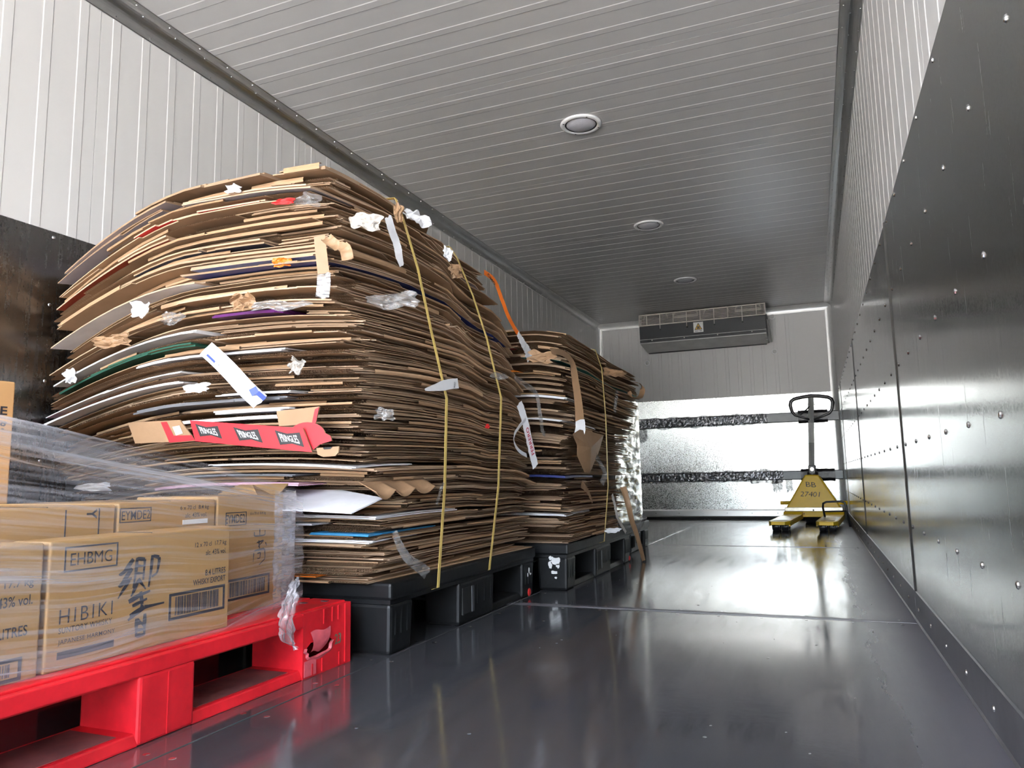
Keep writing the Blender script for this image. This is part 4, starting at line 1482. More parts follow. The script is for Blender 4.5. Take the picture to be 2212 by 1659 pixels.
# coloured boards: (height at the front right corner, half of the front, top face, underside, label)
SPEC_A = [
    (1.37, 'M', 'grey_board', None, 'dark printed cardboard sheet at the very top of the tall stack'),
    (1.33, 'L', 'lilac_board', 'lilac_board', 'cardboard sheet with pale lilac underside drooping at the upper left of the tall stack'),
    (1.285, 'L', None, 'lilac_board', 'second lilac lined cardboard sheet below the top left corner of the tall stack'),
    (1.24, 'R', 'white_board', 'lilac_board', 'white lined cardboard sheet near the top right corner of the tall stack'),
    (1.215, 'M', 'red_board', 'red_board', 'bright red cardboard sheet peeking out near the top of the tall stack'),
    (1.185, 'L', None, 'rust_board', 'rust red cardboard sheet on the upper left of the tall stack'),
    (1.12, 'M', 'navy_board', 'navy_board', 'navy blue printed cardboard sheet in the upper tall stack'),
    (1.055, 'R', 'white_board', 'white_board', 'large white board with blue side in the upper right of the tall stack'),
    (1.035, 'R', 'blue_board', 'blue_board', 'deep blue printed cardboard sheet on the right side of the tall stack'),
    (1.01, 'L', 'white_board', 'white_board', 'white board on the left of the tall stack below the curved layers'),
    (0.965, 'R', 'white_board', None, 'white board edge crossing the right side of the tall stack'),
    (0.90, 'S', 'purple_board', 'purple_board', 'purple cardboard sheet in the middle of the tall stack'),
    (0.865, 'L', 'white_board', 'white_board', 'white board strip at the left middle of the tall stack'),
    (0.835, 'L', 'green_board', 'green_board', 'green printed cardboard sheet at the left middle of the tall stack'),
    (0.80, 'M', 'maroon_board', 'white_board', 'maroon and white printed cardboard sheet in the middle of the tall stack'),
    (0.765, 'L', 'white_board', 'white_board', 'white board left of the hanging silver tape in the tall stack'),
    (0.735, 'L', 'maroon_board', 'white_board', 'maroon lettered cardboard sheet low on the left of the tall stack'),
    (0.70, 'S', 'white_board', 'white_board', 'white board right of the hanging silver tape in the tall stack'),
    (0.675, 'M', 'grey_board', 'grey_board', 'dark grey board in the middle of the tall stack'),
    (0.645, 'S', 'white_board', 'white_board', 'white board just above the red snack tray'),
    (0.625, 'M', 'grey_board', 'white_board', 'grey and white board right above the red snack tray'),
    (0.50, 'R', 'white_board', 'white_board', 'white paper boards below the red snack tray'),
    (0.47, 'M', 'grey_board', 'grey_board', 'charcoal board below the red snack tray'),
    (0.445, 'M', 'pink_board', 'pink_board', 'pink printed board above the big white sheet'),
    (0.362, 'R', 'white_board', 'white_board', 'white board two layers below the large open white sheet'),
    (0.340, 'S', 'white_board', 'white_board', 'white board in the lower third of the tall stack'),
    (0.315, 'E', 'sky_board', 'sky_board', 'sky blue printed board low on the right side of the tall stack'),
    (0.300, 'R', 'white_board', 'white_board', 'folded white board near the bottom of the tall stack'),
    (0.205, 'S', 'orange_board', 'orange_board', 'orange printed board at the very bottom of the tall stack'),
]
SPEC_B = [
    (1.09, 'M', 'yellow_board', 'yellow_board', 'yellow edged cardboard sheet on top of the second stack'),
    (1.0, 'M', 'red_board', 'red_board', 'red edged cardboard sheet near the top of the second stack'),
    (0.955, 'E', 'teal_board', 'teal_board', 'turquoise printed board near the top of the second stack'),
    (0.90, 'M', 'orange_board', None, 'orange edged board in the second stack'),
    (0.80, 'R', 'white_board', None, 'upper white board in the second stack'),
    (0.70, 'R', 'white_board', None, 'middle white board in the second stack'),
    (0.46, 'E', 'blue_board', 'blue_board', 'deep blue board low in the second stack'),
    (0.30, 'R', 'white_board', None, 'lowest white board in the second stack'),
]
GA, GB = 'flattened boxes in the tall front stack', 'flattened boxes in the second stack'


def ordinal(n):
    return '%d%s' % (n, 'th' if 10 <= n % 100 <= 20 else {1: 'st', 2: 'nd', 3: 'rd'}.get(n % 10, 'th'))


def fill(st, spec, plain, group, upper):
    r = st.r
    xq, yq = st.xr(0.8) - 0.05, st.yf(0.8) + 0.05
    layer_z = [st.H(k, xq, yq) for k in range(st.n + 1)]
    todo = {}
    for s in spec:
        k = min(range(st.n), key=lambda q: abs(layer_z[q] - s[0]) + (100 if q in todo else 0))
        todo[k] = s
    for k in range(st.n):
        z = layer_z[k]
        t = k / st.n
        xr, yf, yb, xl = st.xr(z), st.yf(z), st.yb(z), st.xl
        sp = layer_z[k + 1] - z
        inset = 0.022 + upper * 0.05 * t ** 2
        pl = 2 if sp < 0.0085 else (3 if sp < 0.0125 else 4)
        if r.random() < 0.25 and pl > 2:
            pl -= 1
        back = 0.022 + 0.048 * t * upper + 0.012 * upper
        ya = yf + r.uniform(0.0, back) * (1 if r.random() < 0.8 else 1.8)
        xb = xr - r.uniform(0.0, 0.035) * (1 if r.random() < 0.85 else 2.0)
        xa = xl + r.uniform(0.0, 0.07)
        y1 = yb - r.uniform(0, 0.08)
        rot = r.gauss(0, 0.018)
        cu = (r.uniform(-1, 0.7) * 0.004 * (0.5 + t), r.uniform(-1, 0.6) * 0.006 * (0.4 + t))
        sp_ = todo.get(k)
        if sp_:
            _, half, face, under, label = sp_
            xm = xl + (xr - xl) * r.uniform(0.42, 0.58)
            if half == 'L':
                parts = [(xa, xm, True), (xm + 0.01, xb, False)]
            elif half == 'R':
                parts = [(xa, xm, False), (xm + 0.01, xb, True)]
            else:
                f0, f1 = {'M': (0.33, 0.80), 'S': (0.60, 0.82), 'E': (0.80, 0.985)}[half]
                a_, b_ = xl + (xr - xl) * f0, xl + (xr - xl) * f1
                parts = [(a_, b_, True), (b_ + 0.01, xb, False)] if half != 'E' else [(xa, a_ - 0.01, False), (a_, b_, True)]
            for (p, q, special) in parts:
                yy = (min(ya, yf + 0.03) - 0.022 if special else ya + r.uniform(0.01, 0.04))
                y2 = min(y1, yy + r.uniform(0.25, 0.55)) if (special and half in 'RSE' and z < 0.95) else y1
                o = cardboard(st, k, p, q, yy, y2, 2 if special else pl, rot, face if special else None, r.random() < 0.5 and not special, inset * (0.4 if special else 1), cu, under if special else None)
                tag(o, label if special else plain % (ordinal(k + 1), 'right part' if half not in 'RE' else 'left part'), 'cardboard', group)
            continue
        u = r.random()
        if upper > 0.5 and 0.372 < z < 0.452:
            parts = [(xa, -1.44, ya, y1), (-1.435, xb, yf + 0.17 + r.uniform(0, 0.03), y1)]
        elif u < 0.68:
            parts = [(xa, xb, ya, y1)]
        elif u < 0.86:
            xm = xl + (xr - xl) * r.uniform(0.3, 0.72)
            parts = [(xa, xm, ya + r.uniform(0, 0.025), y1), (xm + r.uniform(0.004, 0.05), xb, ya + r.uniform(0, 0.03), y1)]
        else:
            ym = yf + (yb - yf) * r.uniform(0.35, 0.65)
            parts = [(xa, xb, ya, ym), (xa, xr - r.uniform(0, 0.03), ym + 0.01, y1)]
        for idx, (p, q, yy, y2) in enumerate(parts):
            where = ('full size' if len(parts) == 1 else ('left part', 'right part')[idx] if parts[0][0] != parts[1][0] else ('front part', 'rear part')[idx])
            o = cardboard(st, k, p, q, yy, y2, pl, rot + r.gauss(0, 0.006), None, r.random() < 0.6, inset, cu)
            tag(o, plain % (ordinal(k + 1), where), 'cardboard', group)


fill(SA, SPEC_A, 'brown cardboard sheet in the tall front stack, %s layer above its pallet, %s', GA, 1.0)
fill(SB, SPEC_B, 'brown cardboard sheet in the lower second stack, %s layer above its pallet, %s', GB, 0.15)

# the big white board that has slid out and tipped down over the lower layers
mb = MB()
wp = [(-1.43, 1.585, 0.392), (-1.245, 1.585, 0.389), (-1.085, 1.585, 0.382), (-1.066, 1.70, 0.415), (-1.24, 1.765, 0.436), (-1.43, 1.775, 0.440)]
mb.prism([(p[0], p[1]) for p in wp], 'z', 0.0, 1.0)
for q in range(6):
    for lev in (0, 1):
        mb.v[lev * 6 + q] = (wp[q][0], wp[q][1], wp[q][2] + (0.0035 if lev else 0.0))
tag(mb.build('cardboard_sheet', ['white_board']), 'large bright white board tipped forward above the wrapped cartons', 'cardboard', GA)

# ---- silver wrapped load on the far pallet
wl_ = empty('wrapped_load', 'crinkled silver film wrapped load on the farthest black pallet', 'load', (-1.58, 4.62, PB_TOP - 0.02))
mb = MB()
x0, x1, y0, y1, z0, z1 = -2.07, -1.085, 4.27, 4.96, PB_TOP - 0.02, 0.965


def wrap_face(fn, nu, nv):
    b = len(mb.v)
    for i in range(nu + 1):
        for j in range(nv + 1):
            mb.v.append(fn(i / nu, j / nv))
    for i in range(nu):
        for j in range(nv):
            q = b + i * (nv + 1) + j
            mb.f.append((q, q + nv + 1, q + nv + 2, q + 1))
            mb.m.append(0)


def crk(a, b):
    return 0.014 * noise.noise((a * 4 + b * 6, b * 24, 2)) + 0.007 * noise.noise((a * 9, b * 60, 7))


wrap_face(lambda u, v: (x1 + crk(u, v) - 0.01, y0 + (y1 - y0) * u, z0 + (z1 - z0) * v), 40, 70)
wrap_face(lambda u, v: (x0 + (x1 - x0) * u, y0 + crk(u, v), z0 + (z1 - z0) * v), 40, 40)
wrap_face(lambda u, v: (x0 + (x1 - x0) * u, y1 - crk(u, v), z0 + (z1 - z0) * v), 40, 40)
wrap_face(lambda u, v: (x0 + (x1 - x0) * u, y0 + (y1 - y0) * v, z1 + crk(u, v)), 30, 30)
adopt(mb.build('foil_cover', 'foil', None, smooth=True), wl_)
adopt(MB().box(x0 + 0.03, x1 - 0.03, y0 + 0.03, y1 - 0.03, z0, z1 - 0.03).build('contents', 'carton', None), wl_)


# ================================================================== STRAPS, TAPES AND SCRAPS
def smooth_path(pts, n):
    pts = [Vector(p) for p in pts]
    out = []
    for i in range(n + 1):
        t = i / n * (len(pts) - 1)
        k = min(int(t), len(pts) - 2)
        f_ = t - k
        p0, p1, p2, p3 = pts[max(0, k - 1)], pts[k], pts[k + 1], pts[min(len(pts) - 1, k + 2)]
        out.append(0.5 * ((2 * p1) + (p2 - p0) * f_ + (2 * p0 - 5 * p1 + 4 * p2 - p3) * f_ * f_ + (3 * p1 - p0 - 3 * p2 + p3) * f_ ** 3))
    return out


def ribbon_mesh(pts, width, nrm, n=28, thick=0.0006, crump=0.0, ends=0.0, seed=0.0, cross=4, linear=False, curl=0.0):
    """a strip with thickness following pts; nrm roughly faces away from the stack"""
    if linear:
        path = [Vector(p) for p in pts]
        n = len(path) - 1
    else:
        path = smooth_path(pts, n)
    ws = width if callable(width) else (lambda t: width)
    mb = MB()
    Nn = Vector(nrm).normalized()
    for i, p in enumerate(path):
        T = (path[min(i + 1, n)] - path[max(i - 1, 0)]).normalized()
        Wd = T.cross(Nn)
        Wd = Wd.normalized() if Wd.length > 1e-4 else Vector((0, 1, 0))
        Nl = Wd.cross(T).normalized()
        w = ws(i / n)
        for j in range(cross + 1):
            a = j / cross - 0.5
            off = crump * (noise.noise((i * 0.55 + seed, j * 1.3, seed)) + 0.5 * noise.noise((i * 1.7, j * 3.1, seed + 5)))
            sh = 0.0
            if ends and i in (0, n):
                sh = ends * noise.noise((j * 2.3, seed, i))
            q = p + Wd * (w * a) + Nl * (off + curl * (a * a * 4)) + T * sh
            mb.v.append(tuple(q))
            mb.v.append(tuple(q - Nl * thick))
    R = (cross + 1) * 2
    for i in range(n):
        for j in range(cross):
            a = i * R + j * 2
            mb.f.append((a, a + 2, a + R + 2, a + R))
            mb.f.append((a + 1, a + R + 1, a + R + 3, a + 3))
            mb.m.extend([0, 0])
    mb._n, mb._c = n, cross
    return mb


def ribbon(name, label, cat, pts, width, material, nrm, parent=None, **kw):
    mb = ribbon_mesh(pts, width, nrm, **kw)
    R = (mb._c + 1) * 2
    o = mb.build(name, material, parent, smooth=not kw.get('linear'), uvf=lambda vi: ((vi // R) / mb._n, ((vi % R) // 2) / mb._c))
    if label:
        tag(o, label, cat)
    return o


def strap(label, y, side, topz, xleft, xlow):
    pts = [(xleft, y, topz(xleft, y) + 0.006)]
    for q in range(1, 6):
        x = xleft + (side[0][0] - 0.03 - xleft) * q / 5
        pts.append((x, y, topz(x, y) + 0.007))
    pts += [(x, y + dy, z) for x, z, dy in side]
    pts += [(xlow, y, side[-1][1] - 0.012)]
    mb = MB()
    for i, p in enumerate(pts):
        p = Vector(p)
        T = (Vector(pts[min(i + 1, len(pts) - 1)]) - Vector(pts[max(i - 1, 0)])).normalized()
        Nl = Vector((0, 1, 0)).cross(T).normalized()
        for a in (-0.0075, 0.0075):
            for d in (0, -0.0012):
                mb.v.append((p.x + Nl.x * -d, p.y + a, p.z + Nl.z * -d))
    for i in range(len(pts) - 1):
        a = i * 4
        for q in ((0, 2, 6, 4), (1, 5, 7, 3), (0, 4, 5, 1), (2, 3, 7, 6)):
            mb.f.append(tuple(a + s for s in q))
            mb.m.append(0)
    return tag(mb.build('packing_strap', 'strap_yellow'), label, 'strap', 'yellow packing straps')


strap('yellow plastic strap nearest the camera round the tall stack', 2.0, [(-1.178, 1.300, 0), (-1.126, 1.132, 0), (-1.077, 0.917, 0), (-1.032, 0.711, 0.01), (-1.038, 0.444, 0.005), (-1.058, 0.145, -0.005)], top_a, -2.1, -1.10)
strap('second yellow plastic strap round the tall stack near its far end', 2.4, [(-1.184, 1.285, 0), (-1.120, 1.131, 0), (-1.068, 0.97, 0), (-1.018, 0.748, 0.008), (-1.032, 0.437, 0.002), (-1.066, 0.150, -0.012)], top_a, -2.1, -1.11)
strap('thin yellow plastic strap round the second stack', 3.45, [(-0.925, 0.985, 0), (-0.914, 0.75, 0), (-0.914, 0.418, 0), (-0.940, 0.16, -0.01)], top_b, -2.05, -0.98)

NF, NR = (0.25, -1, 0.0), (1, -0.35, 0.0)
YF, XF, XB = 1.512, -1.035, -0.912
fy = lambda pts, Y=YF: [on_y(x, y, Y) for x, y in pts]
fx = lambda pts, X_=XF: [on_x(x, y, X_) for x, y in pts]
ribbon('paper_strip', 'white paper label strip with red print hanging at the top right of the tall stack', 'paper', fx([(838, 468), (846, 495), (858, 530), (862, 552), (868, 574)], -1.118), lambda t: 0.030 - 0.012 * max(0, t - 0.75) * 4, 'paper_white', NR, ends=0.01, seed=2, crump=0.002)
tp = empty('packing_tape', 'brown tape turning clear as it hangs over the front of the tall stack', 'tape', fy([(692, 510)])[0])
adopt(ribbon('brown_end', None, None, fy([(690, 510), (693, 540), (697, 575), (699, 592)]), 0.031, 'paper_kraft', NF, seed=4, crump=0.0015), tp)
adopt(ribbon('clear_end', None, None, fy([(699, 590), (699, 615), (696, 642)]), 0.036, 'clear_tape', NF, seed=5, crump=0.004, ends=0.01), tp)
ribbon('packing_tape', 'curled brown paper tape beside the hanging tape at the top front of the tall stack', 'tape', fy([(705, 515), (725, 532), (745, 538), (752, 562)], 1.50), 0.030, 'paper_kraft', (0.4, -1, 0.5), crump=0.008, seed=9, curl=0.006)
tp = empty('packing_tape', 'glossy white and blue tape hanging diagonally across the front of the tall stack', 'tape', fy([(448, 755)])[0])
adopt(ribbon('white_tape', None, None, fy([(444, 752), (470, 775), (500, 805), (530, 838), (562, 868)], 1.50), 0.045, 'paper_white', (0.3, -1, 0.35), crump=0.004, seed=12, ends=0.012), tp)
for (p, q, w) in (((447, 766), (472, 790), 0.006), ((545, 838), (552, 852), 0.02), ((556, 848), (572, 862), 0.012)):
    adopt(ribbon('blue_print', None, None, fy([p, ((p[0] + q[0]) / 2, (p[1] + q[1]) / 2), q], 1.4945), w, 'blue_ink', (0.3, -1, 0.35), n=4, cross=1), tp)
ribbon('packing_tape', 'clear glossy tape dangling from the lower right corner of the tall stack', 'tape', fx([(853, 1148), (862, 1175), (880, 1205), (905, 1224), (924, 1240)], -1.03), lambda t: 0.014 + 0.022 * t, 'clear_tape', (0.8, -0.8, 0.2), crump=0.006, seed=21, ends=0.008)
ribbon('packing_tape', 'thin clear tape sliver beside the near strap low on the tall stack', 'tape', fx([(958, 1042), (950, 1066), (943, 1090)], -1.03), 0.010, 'clear_tape', NR, crump=0.004, seed=22)
ft = empty('packing_tape', 'white tape lettered FERRERO in red hanging at the far edge of the tall stack', 'tape', fx([(1124, 872)], -0.99)[0])
fp = fx([(1122, 872), (1133, 905), (1142, 945), (1150, 980), (1157, 1008)], -0.985)
adopt(ribbon('tape_strip', None, None, fp, 0.036, 'paper_white', NR, crump=0.003, seed=31, ends=0.01), ft)
d_ = (fp[1] - fp[3]).normalized()
o = lettering('tape_print', 'FERRERO', fp[3] + Vector((0.004, 0.006, 0)) + d_.cross(Vector((1, -0.35, 0)).normalized()) * 0.0, d_, d_.cross(Vector((-1, 0.35, 0))).normalized(), 0.115, 0.017, 'red_ink', None, 0.0, 0.02)
for v in o.data.vertices:
    v.co += Vector((0.006, -0.010, 0.0))
adopt(o, ft)
adopt(ribbon('tape_loop', None, None, fx([(1136, 905), (1117, 928), (1110, 950), (1120, 972), (1138, 984)], -0.98), 0.014, 'paper_white', (1, 0.2, 0), crump=0.002, seed=33), ft)
ot = empty('packing_tape', 'orange lettered tape with torn white end hanging from the top of the tall stack', 'tape', fx([(1050, 592)], -1.06)[0])
op = fx([(1046, 588), (1068, 606), (1082, 640), (1096, 678), (1110, 706), (1120, 722)], -1.06)
adopt(ribbon('orange_strip', None, None, op, 0.020, 'orange_tape', NR, crump=0.001, seed=41), ot)
adopt(ribbon('white_end', None, None, fx([(1119, 720), (1128, 738), (1138, 756), (1146, 774)], -1.055), lambda t: 0.020 + 0.035 * t, 'paper_white', NR, crump=0.006, seed=43, ends=0.012), ot)
d_ = (op[2] - op[0]).normalized()
o = lettering('tape_print', 'OMO', op[0] + d_ * 0.02, d_, d_.cross(Vector((-1, 0.35, 0))).normalized(), 0.07, 0.012, 'ink_black', None, 0.004, 0.02)
adopt(o, ot)
bt = empty('packing_tape', 'long brown tape with torn brown paper end hanging down the second stack', 'tape', fx([(1215, 765)], XB)[0])
adopt(ribbon('tape_strip', None, None, fx([(1190, 758), (1218, 764), (1236, 785), (1244, 830), (1250, 875), (1253, 915)], XB), lambda t: 0.026 + 0.022 * t, 'paper_kraft', (1, -0.7, 0.2), crump=0.001, seed=51), bt)
adopt(ribbon('pale_patch', None, None, fx([(1253, 908), (1254, 925), (1250, 945)], XB + 0.004), 0.052, 'paper_white', (1, -0.7, 0.1), crump=0.003, seed=52, n=8, ends=0.01), bt)
pv = fx([(1236, 938), (1252, 928), (1282, 934), (1303, 940), (1293, 975), (1272, 1022), (1262, 1020), (1247, 985), (1246, 962)], XB + 0.012)
mb = MB()
cn = sum(pv, Vector()) / len(pv)
cn.x += 0.02
mb.v.append(tuple(cn))
for p in pv:
    mb.v.append(tuple(p + Vector((0.006 * noise.noise(tuple(p * 30)), 0, 0))))
for q in range(len(pv)):
    mb.f.append((0, 1 + q, 1 + (q + 1) % len(pv)))
    mb.m.append(0)
o = mb.build('torn_paper', 'paper_kraft')
sm = o.modifiers.new('solid', 'SOLIDIFY')
sm.thickness = 0.001
adopt(o, bt)
ribbon('packing_tape', 'brown tape trailing from the second stack down to the floor', 'tape', [on_x(1345, 1052, -0.93), on_x(1356, 1090, -0.90), on_x(1364, 1125, -0.895), on_x(1376, 1160, -0.89), (-0.893, 4.05, 0.006)], lambda t: 0.034 - 0.012 * t, 'paper_kraft', (0.7, -1, 0), crump=0.005, seed=61, curl=0.006)
ribbon('plastic_scrap', 'clear crumpled plastic hanging beside the trailing brown tape', 'plastic', [on_x(1362, 1060, -0.93), on_x(1368, 1092, -0.915), on_x(1376, 1120, -0.91), on_x(1386, 1140, -0.91)], lambda t: 0.03 + 0.10 * t, 'clear_tape', (0.8, -1, 0), crump=0.018, seed=63, ends=0.03, cross=8)
ribbon('packing_tape', 'thin grey tape hanging in front of the strap at the bottom of the second stack', 'tape', fx([(1322, 1068), (1328, 1090), (1335, 1120), (1352, 1150)], -0.905), 0.016, 'paper_grey', (1, -0.6, 0), crump=0.003, seed=64)
ribbon('packing_tape', 'brown tape loop with red stamp sticking out of the second stack far corner', 'tape', [on_x(1358, 846, -0.95), on_x(1368, 858, -0.93), on_x(1382, 858, -0.92), on_x(1388, 842, -0.92), on_x(1381, 828, -0.93), on_x(1371, 826, -0.94)], 0.030, 'paper_kraft', (0.3, -0.8, 0.9), crump=0.001, seed=65)
ribbon('packing_tape', 'frosted tape scrap with kraft end on the right of the strap of the second stack', 'tape', fx([(1334, 845), (1330, 868), (1328, 890)], -0.905), 0.026, 'clear_tape', NR, crump=0.004, seed=66)
ribbon('packing_tape', 'wide frosted tape curling over the strap low on the second stack', 'tape', fx([(1284, 980), (1296, 1000), (1306, 1022), (1300, 1045)], -0.895), 0.030, 'clear_tape', (1, -0.6, 0.2), crump=0.004, seed=67)
ribbon('packing_tape', 'pale brown tape sliver near the bottom of the second stack', 'tape', fx([(1256, 1045), (1270, 1062), (1280, 1086)], -0.905), lambda t: 0.028 * (1.2 - t), 'paper_kraft', NR, crump=0.002, seed=68)
ribbon('packing_tape', 'translucent tape draped down between the two stacks', 'tape', fx([(1112, 815), (1136, 832), (1158, 850), (1166, 890), (1172, 930), (1178, 938)], -0.975), 0.022, 'clear_tape', NR, crump=0.003, seed=69)
rt_ = empty('packing_tape', 'white tape with black letters ORED tucked behind the near strap', 'tape', fx([(925, 842)], -1.04)[0])
rp_ = fx([(918, 842), (945, 836), (970, 830), (990, 828)], -1.026)
adopt(ribbon('tape_strip', None, None, rp_, lambda t: 0.006 + 0.026 * min(1, t * 2), 'paper_white', NR, crump=0.002, seed=71), rt_)
o = lettering('tape_print', 'ORED', on_x(982, 842, -1.022), (0, 0.15, 1), (0, -1, 0.1), 0.024, 0.010, 'ink_black', None, 0.002, 0.01)
adopt(o, rt_)


def crumple(name, label, cat, c, w, h, material, seed, nrm=NF, deep=0.02, thick=0.0008):
    """a creased scrap of paper or film, torn edge, with real folds"""
    c = Vector(c)
    Nn = Vector(nrm).normalized()
    U = Vector((0, 0, 1)).cross(Nn).normalized()
    W = Nn.cross(U)
    mb = MB()
    n = 14
    for i in range(n + 1):
        for j in range(n + 1):
            u, v = i / n - 0.5, j / n - 0.5
            e = 1.1 + 0.4 * noise.noise((u * 3.2 + seed, v * 3.2, seed))
            d = deep * (1.1 * noise.noise((u * 3.4, v * 3.0, seed + 3)) + 0.28 * noise.noise((u * 11, v * 8, seed + 8)))
            q = c + U * (u * w * e * (1 - 0.4 * abs(v)) + 0.2 * w * noise.noise((v * 2.5, seed, 1))) + W * (v * h * e * (1.05 - 0.4 * abs(u)) + 0.3 * h * noise.noise((u * 2.2, seed, 2))) + Nn * d
            mb.v.append(tuple(q))
    for i in range(n):
        for j in range(n):
            q = i * (n + 1) + j
            mb.f.append((q, q + n + 1, q + n + 2, q + 1))
            mb.m.append(0)
    o = mb.build(name, material, uvf=lambda vi: ((vi // (n + 1)) / n, (vi % (n + 1)) / n))
    s = o.modifiers.new('solid', 'SOLIDIFY')
    s.thickness = thick
    return tag(o, label, cat)


crumple('plastic_scrap', 'crumpled kraft and clear tape wad at the top right front of the tall stack', 'plastic', on_y(790, 478, 1.655), 0.085, 0.045, 'paper_grey', 3.0, (0.5, -1, 0.1), 0.018)
crumple('paper_scrap', 'white kraft paper scrap lying on top of the strap end of the tall stack', 'paper', on_x(905, 471, -1.185), 0.10, 0.05, 'paper_white', 6.0, (1, -0.4, 0.6), 0.016)
crumple('paper_scrap', 'brown paper flap hanging over the near strap at the top of the tall stack', 'paper', on_x(862, 462, -1.160), 0.035, 0.055, 'paper_kraft', 7.5, (1, -0.5, 0.1), 0.012)
crumple('paper_scrap', 'white paper tag next to the second strap high on the tall stack', 'paper', on_x(968, 545, -1.148), 0.034, 0.05, 'paper_white', 8.2, (1, -0.4, 0.2), 0.012)
crumple('paper_scrap', 'torn brown paper hanging below the white tag on the right of the tall stack', 'paper', on_x(985, 588, -1.128), 0.06, 0.045, 'paper_kraft', 9.9, (1, -0.4, 0.1), 0.014)
crumple('paper_scrap', 'twisted brown paper on the left front of the tall stack', 'paper', on_y(245, 735, 1.50), 0.11, 0.035, 'paper_kraft', 11.0, NF, 0.022)
crumple('paper_scrap', 'bright white paper hanging at the left front of the tall stack', 'paper', on_y(302, 668, 1.50), 0.055, 0.04, 'paper_white', 13.0, NF, 0.010)
crumple('plastic_scrap', 'clear plastic scrap left of the centre front of the tall stack', 'plastic', on_y(370, 688, 1.50), 0.06, 0.035, 'clear_tape', 14.0, NF, 0.018)
crumple('paper_scrap', 'crumpled brown paper on the centre front of the tall stack', 'paper', on_y(525, 652, 1.49), 0.062, 0.04, 'paper_kraft', 15.0, NF, 0.020)
crumple('paper_scrap', 'small pale crumpled paper right of the hanging silver tape', 'paper', on_y(640, 788, 1.50), 0.040, 0.034, 'paper_grey', 16.0, NF, 0.022)
crumple('plastic_scrap', 'long clear plastic lying along the front right of the tall stack', 'plastic', on_y(600, 660, 1.50), 0.14, 0.022, 'clear_tape', 17.0, NF, 0.014)
crumple('plastic_scrap', 'crumpled clear plastic wad on the upper right side of the tall stack', 'plastic', on_y(850, 650, 1.70), 0.13, 0.040, 'clear_tape', 18.0, (0.6, -1, 0), 0.022)
crumple('plastic_scrap', 'clear plastic with red print stuffed in the upper front of the tall stack', 'plastic', on_y(505, 408, 1.53), 0.045, 0.020, 'paper_white', 19.0, NF, 0.016)
crumple('plastic_scrap', 'red and clear plastic wad below the top sheets of the tall stack', 'plastic', on_y(662, 432, 1.53), 0.075, 0.026, 'clear_tape', 20.0, NF, 0.020)
crumple('paper_scrap', 'bright red card corner sticking out near the top of the tall stack', 'paper', on_y(615, 435, 1.50), 0.055, 0.014, 'red_board', 21.0, NF, 0.004)
crumple('paper_scrap', 'orange tape corner with a black letter on the upper front of the tall stack', 'tape', on_y(608, 566, 1.53), 0.05, 0.022, 'orange_tape', 22.0, NF, 0.010)
crumple('plastic_scrap', 'white and dark plastic scrap at the left edge of the tall stack', 'plastic', on_y(150, 812, 1.535), 0.035, 0.04, 'paper_white', 23.0, NF, 0.014)
crumple('plastic_scrap', 'pale plastic scrap left of the hanging silver tape', 'plastic', on_y(425, 838, 1.50), 0.065, 0.022, 'paper_white', 24.0, NF, 0.010)
crumple('plastic_scrap', 'grey plastic scrap above the folded tray end on the tall stack', 'plastic', on_x(830, 896, -1.02), 0.05, 0.026, 'clear_tape', 25.0, (0.7, -1, 0), 0.014)
crumple('plastic_scrap', 'white plastic scrap lying behind the stretch film', 'plastic', on_y(205, 1052, 1.58), 0.11, 0.025, 'paper_white', 26.0, (0.2, -1, 0.4), 0.010)
crumple('paper_scrap', 'red card scrap between the two straps of the tall stack', 'paper', on_x(1053, 921, -1.03), 0.022, 0.014, 'red_board', 27.0, NR, 0.004)
crumple('paper_scrap', 'torn brown board flap at the front top of the second stack', 'paper', on_x(1168, 772, -0.96), 0.10, 0.045, 'paper_kraft', 28.0, (0.7, -1, 0.1), 0.008)
crumple('paper_scrap', 'torn brown board flap at the right top of the second stack', 'paper', on_x(1325, 806, -0.915), 0.16, 0.035, 'paper_kraft', 29.0, (1, -0.5, 0.2), 0.010)
crumple('paper_scrap', 'small white card at the bottom corner of the second stack', 'paper', on_x(1325, 1145, -0.905), 0.10, 0.022, 'paper_white', 30.0, (1, -0.5, 0.6), 0.003)
crumple('plastic_scrap', 'clear tape scrap crossing the second strap of the tall stack', 'plastic', on_x(1078, 812, -1.01), 0.08, 0.022, 'clear_tape', 31.0, NR, 0.010)
# scalloped moulded pulp edge under the pink board
mb = MB()
n = 48
for i in range(n + 1):
    u = i / n
    p = on_x(812 + 135 * u, 1058 - 12 * u, -1.02)
    for j in range(5):
        v = j / 4
        sc = abs(math.sin(u * math.pi * 3.2)) * (1 - 0.3 * u)
        mb.v.append((p.x - 0.05 * (1 - v) + 0.014 * v, p.y - 0.02 * v, p.z + 0.020 * (1 - v) - v * (0.004 + 0.022 * sc)))
for i in range(n):
    for j in range(4):
        q = i * 5 + j
        mb.f.append((q, q + 1, q + 6, q + 5))
        mb.m.append(0)
o = mb.build('pulp_tray', 'paper_kraft', smooth=True)
s_ = o.modifiers.new('solid', 'SOLIDIFY')
s_.thickness = 0.002
tag(o, 'brown scalloped pulp tray edge above the large white board', 'tray')

# ---- red snack tray
TY = 1.478
tr_ = empty('snack_tray', 'flattened red snack display tray lettered PRINGLES wedged in the tall stack', 'cardboard', on_y(540, 945, TY))


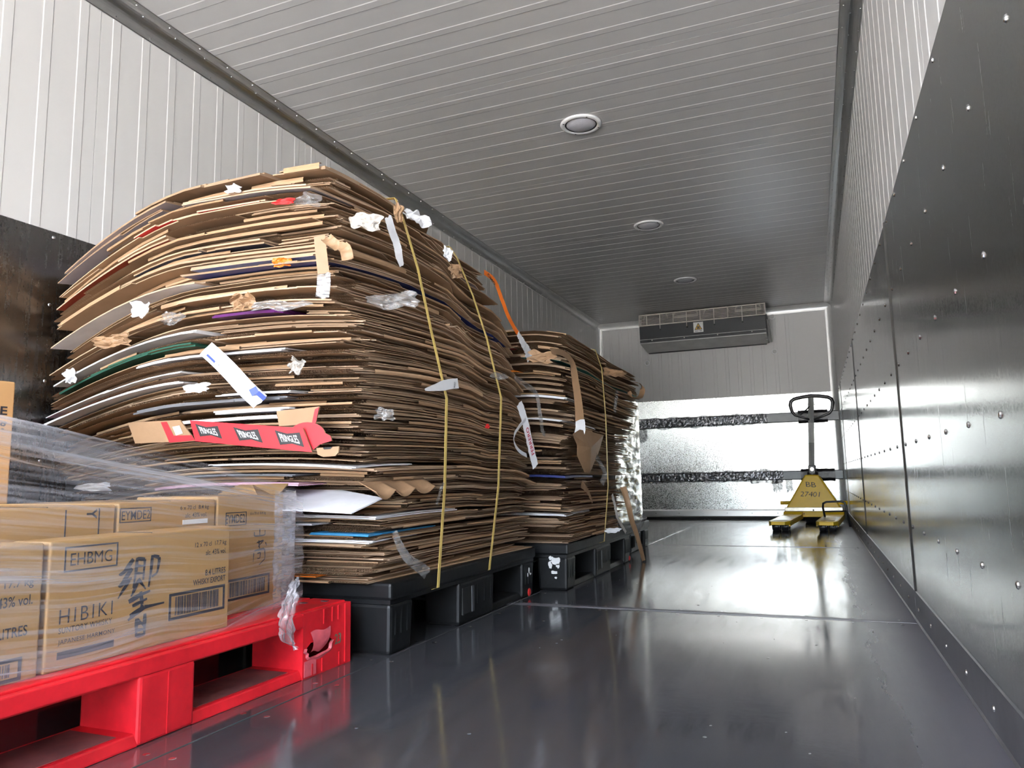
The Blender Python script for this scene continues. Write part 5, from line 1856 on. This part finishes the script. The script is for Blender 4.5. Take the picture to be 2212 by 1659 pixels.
def panel(name, px, material, thick=0.004, depth=None):
    P = [on_y(x, y, TY if depth is None else depth) for x, y in px]
    mb = MB()
    n = len(P)
    for p in P:
        mb.v.append(tuple(p))
    for p in P:
        mb.v.append((p.x, p.y + thick, p.z))
    mb.f.append(tuple(range(n - 1, -1, -1)))
    mb.f.append(tuple(range(n, 2 * n)))
    mb.m.extend([0, 1])
    for i in range(n):
        j = (i + 1) % n
        mb.f.append((i, j, n + j, n + i))
        mb.m.append(1)
    return adopt(mb.build(name, [material, 'paper_kraft']), tr_)


panel('front_panel', [(410, 908), (654, 925), (674, 977), (422, 953)], 'pringles_red')
panel('side_flap', [(276, 913), (388, 907), (422, 952), (292, 958)], 'paper_kraft', depth=TY + 0.006)
panel('red_print', [(347, 912), (360, 911), (375, 941), (414, 940), (421, 951), (366, 956)], 'pringles_red', 0.0012, TY + 0.0046)
panel('white_tape', [(372, 922), (388, 919), (395, 936), (380, 941)], 'paper_grey', 0.001, TY + 0.0043)
panel('rear_flap', [(597, 888), (690, 878), (681, 914), (603, 921)], 'paper_kraft', depth=TY + 0.014)
panel('rear_flap_edge', [(680, 884), (689, 879), (682, 914), (674, 913)], 'pringles_red', 0.0012, TY + 0.0125)
arc = [(628, 925)] + [(664 + 38 * math.cos(math.radians(a)), 938 - 26 * math.sin(math.radians(a))) for a in range(160, 5, -14)] + [(714, 942), (716, 952), (690, 960), (676, 972), (654, 926)]
panel('round_end', arc, 'pringles_red', depth=TY + 0.010)
tab = [(683, 968), (732, 964), (731, 977), (724, 985), (698, 987), (686, 982)]
panel('locking_tab', tab, 'paper_kraft', depth=TY - 0.002)
panel('tab_slot_shade', [(697, 967), (718, 965), (714, 970), (700, 971)], 'dark_gap', 0.001, TY - 0.0028)  # no cut-out: a dark panel paints the shade inside the slot
for k, (tl_, tr2, br, bl_) in enumerate((((421, 915), (470, 920), (480, 948), (432, 943)), ((503, 922), (557, 927), (568, 957), (517, 952)), ((593, 929), (647, 934), (657, 966), (605, 961)))):
    mt = ((tl_[0] + tr2[0]) / 2, (tl_[1] + tr2[1]) / 2 + 5)
    mb_ = ((bl_[0] + br[0]) / 2, (bl_[1] + br[1]) / 2 - 5)
    panel('name_bow', [tl_, mt, tr2, br, mb_, bl_], 'ink_black', 0.0006, TY - 0.0007)
    O = on_y(bl_[0] + 4.0, bl_[1] - 4.5, TY)
    A = on_y(br[0] - 5.0, br[1] - 4.5, TY)
    Bv = on_y(tl_[0] + 6, tl_[1] + 4.5, TY)
    ex, ey = A - O, Bv - O
    w = ex.length
    o = lettering('name_print', 'PRINGLES', (0, 0, 0), (1, 0, 0), (0, 1, 0), 1.0, 1.0, 'paper_white', None, 0.0, 0.008)
    for v in o.data.vertices:
        u, t = v.co.x, v.co.y
        t = 0.5 + (t - 0.5) * 0.86 * (0.60 + 0.40 * abs(2 * u - 1))
        u = 0.04 + 0.92 * u
        q = O + ex * u + ey * t
        v.co = (q.x, TY - 0.0015, q.z)
    adopt(o, tr_)
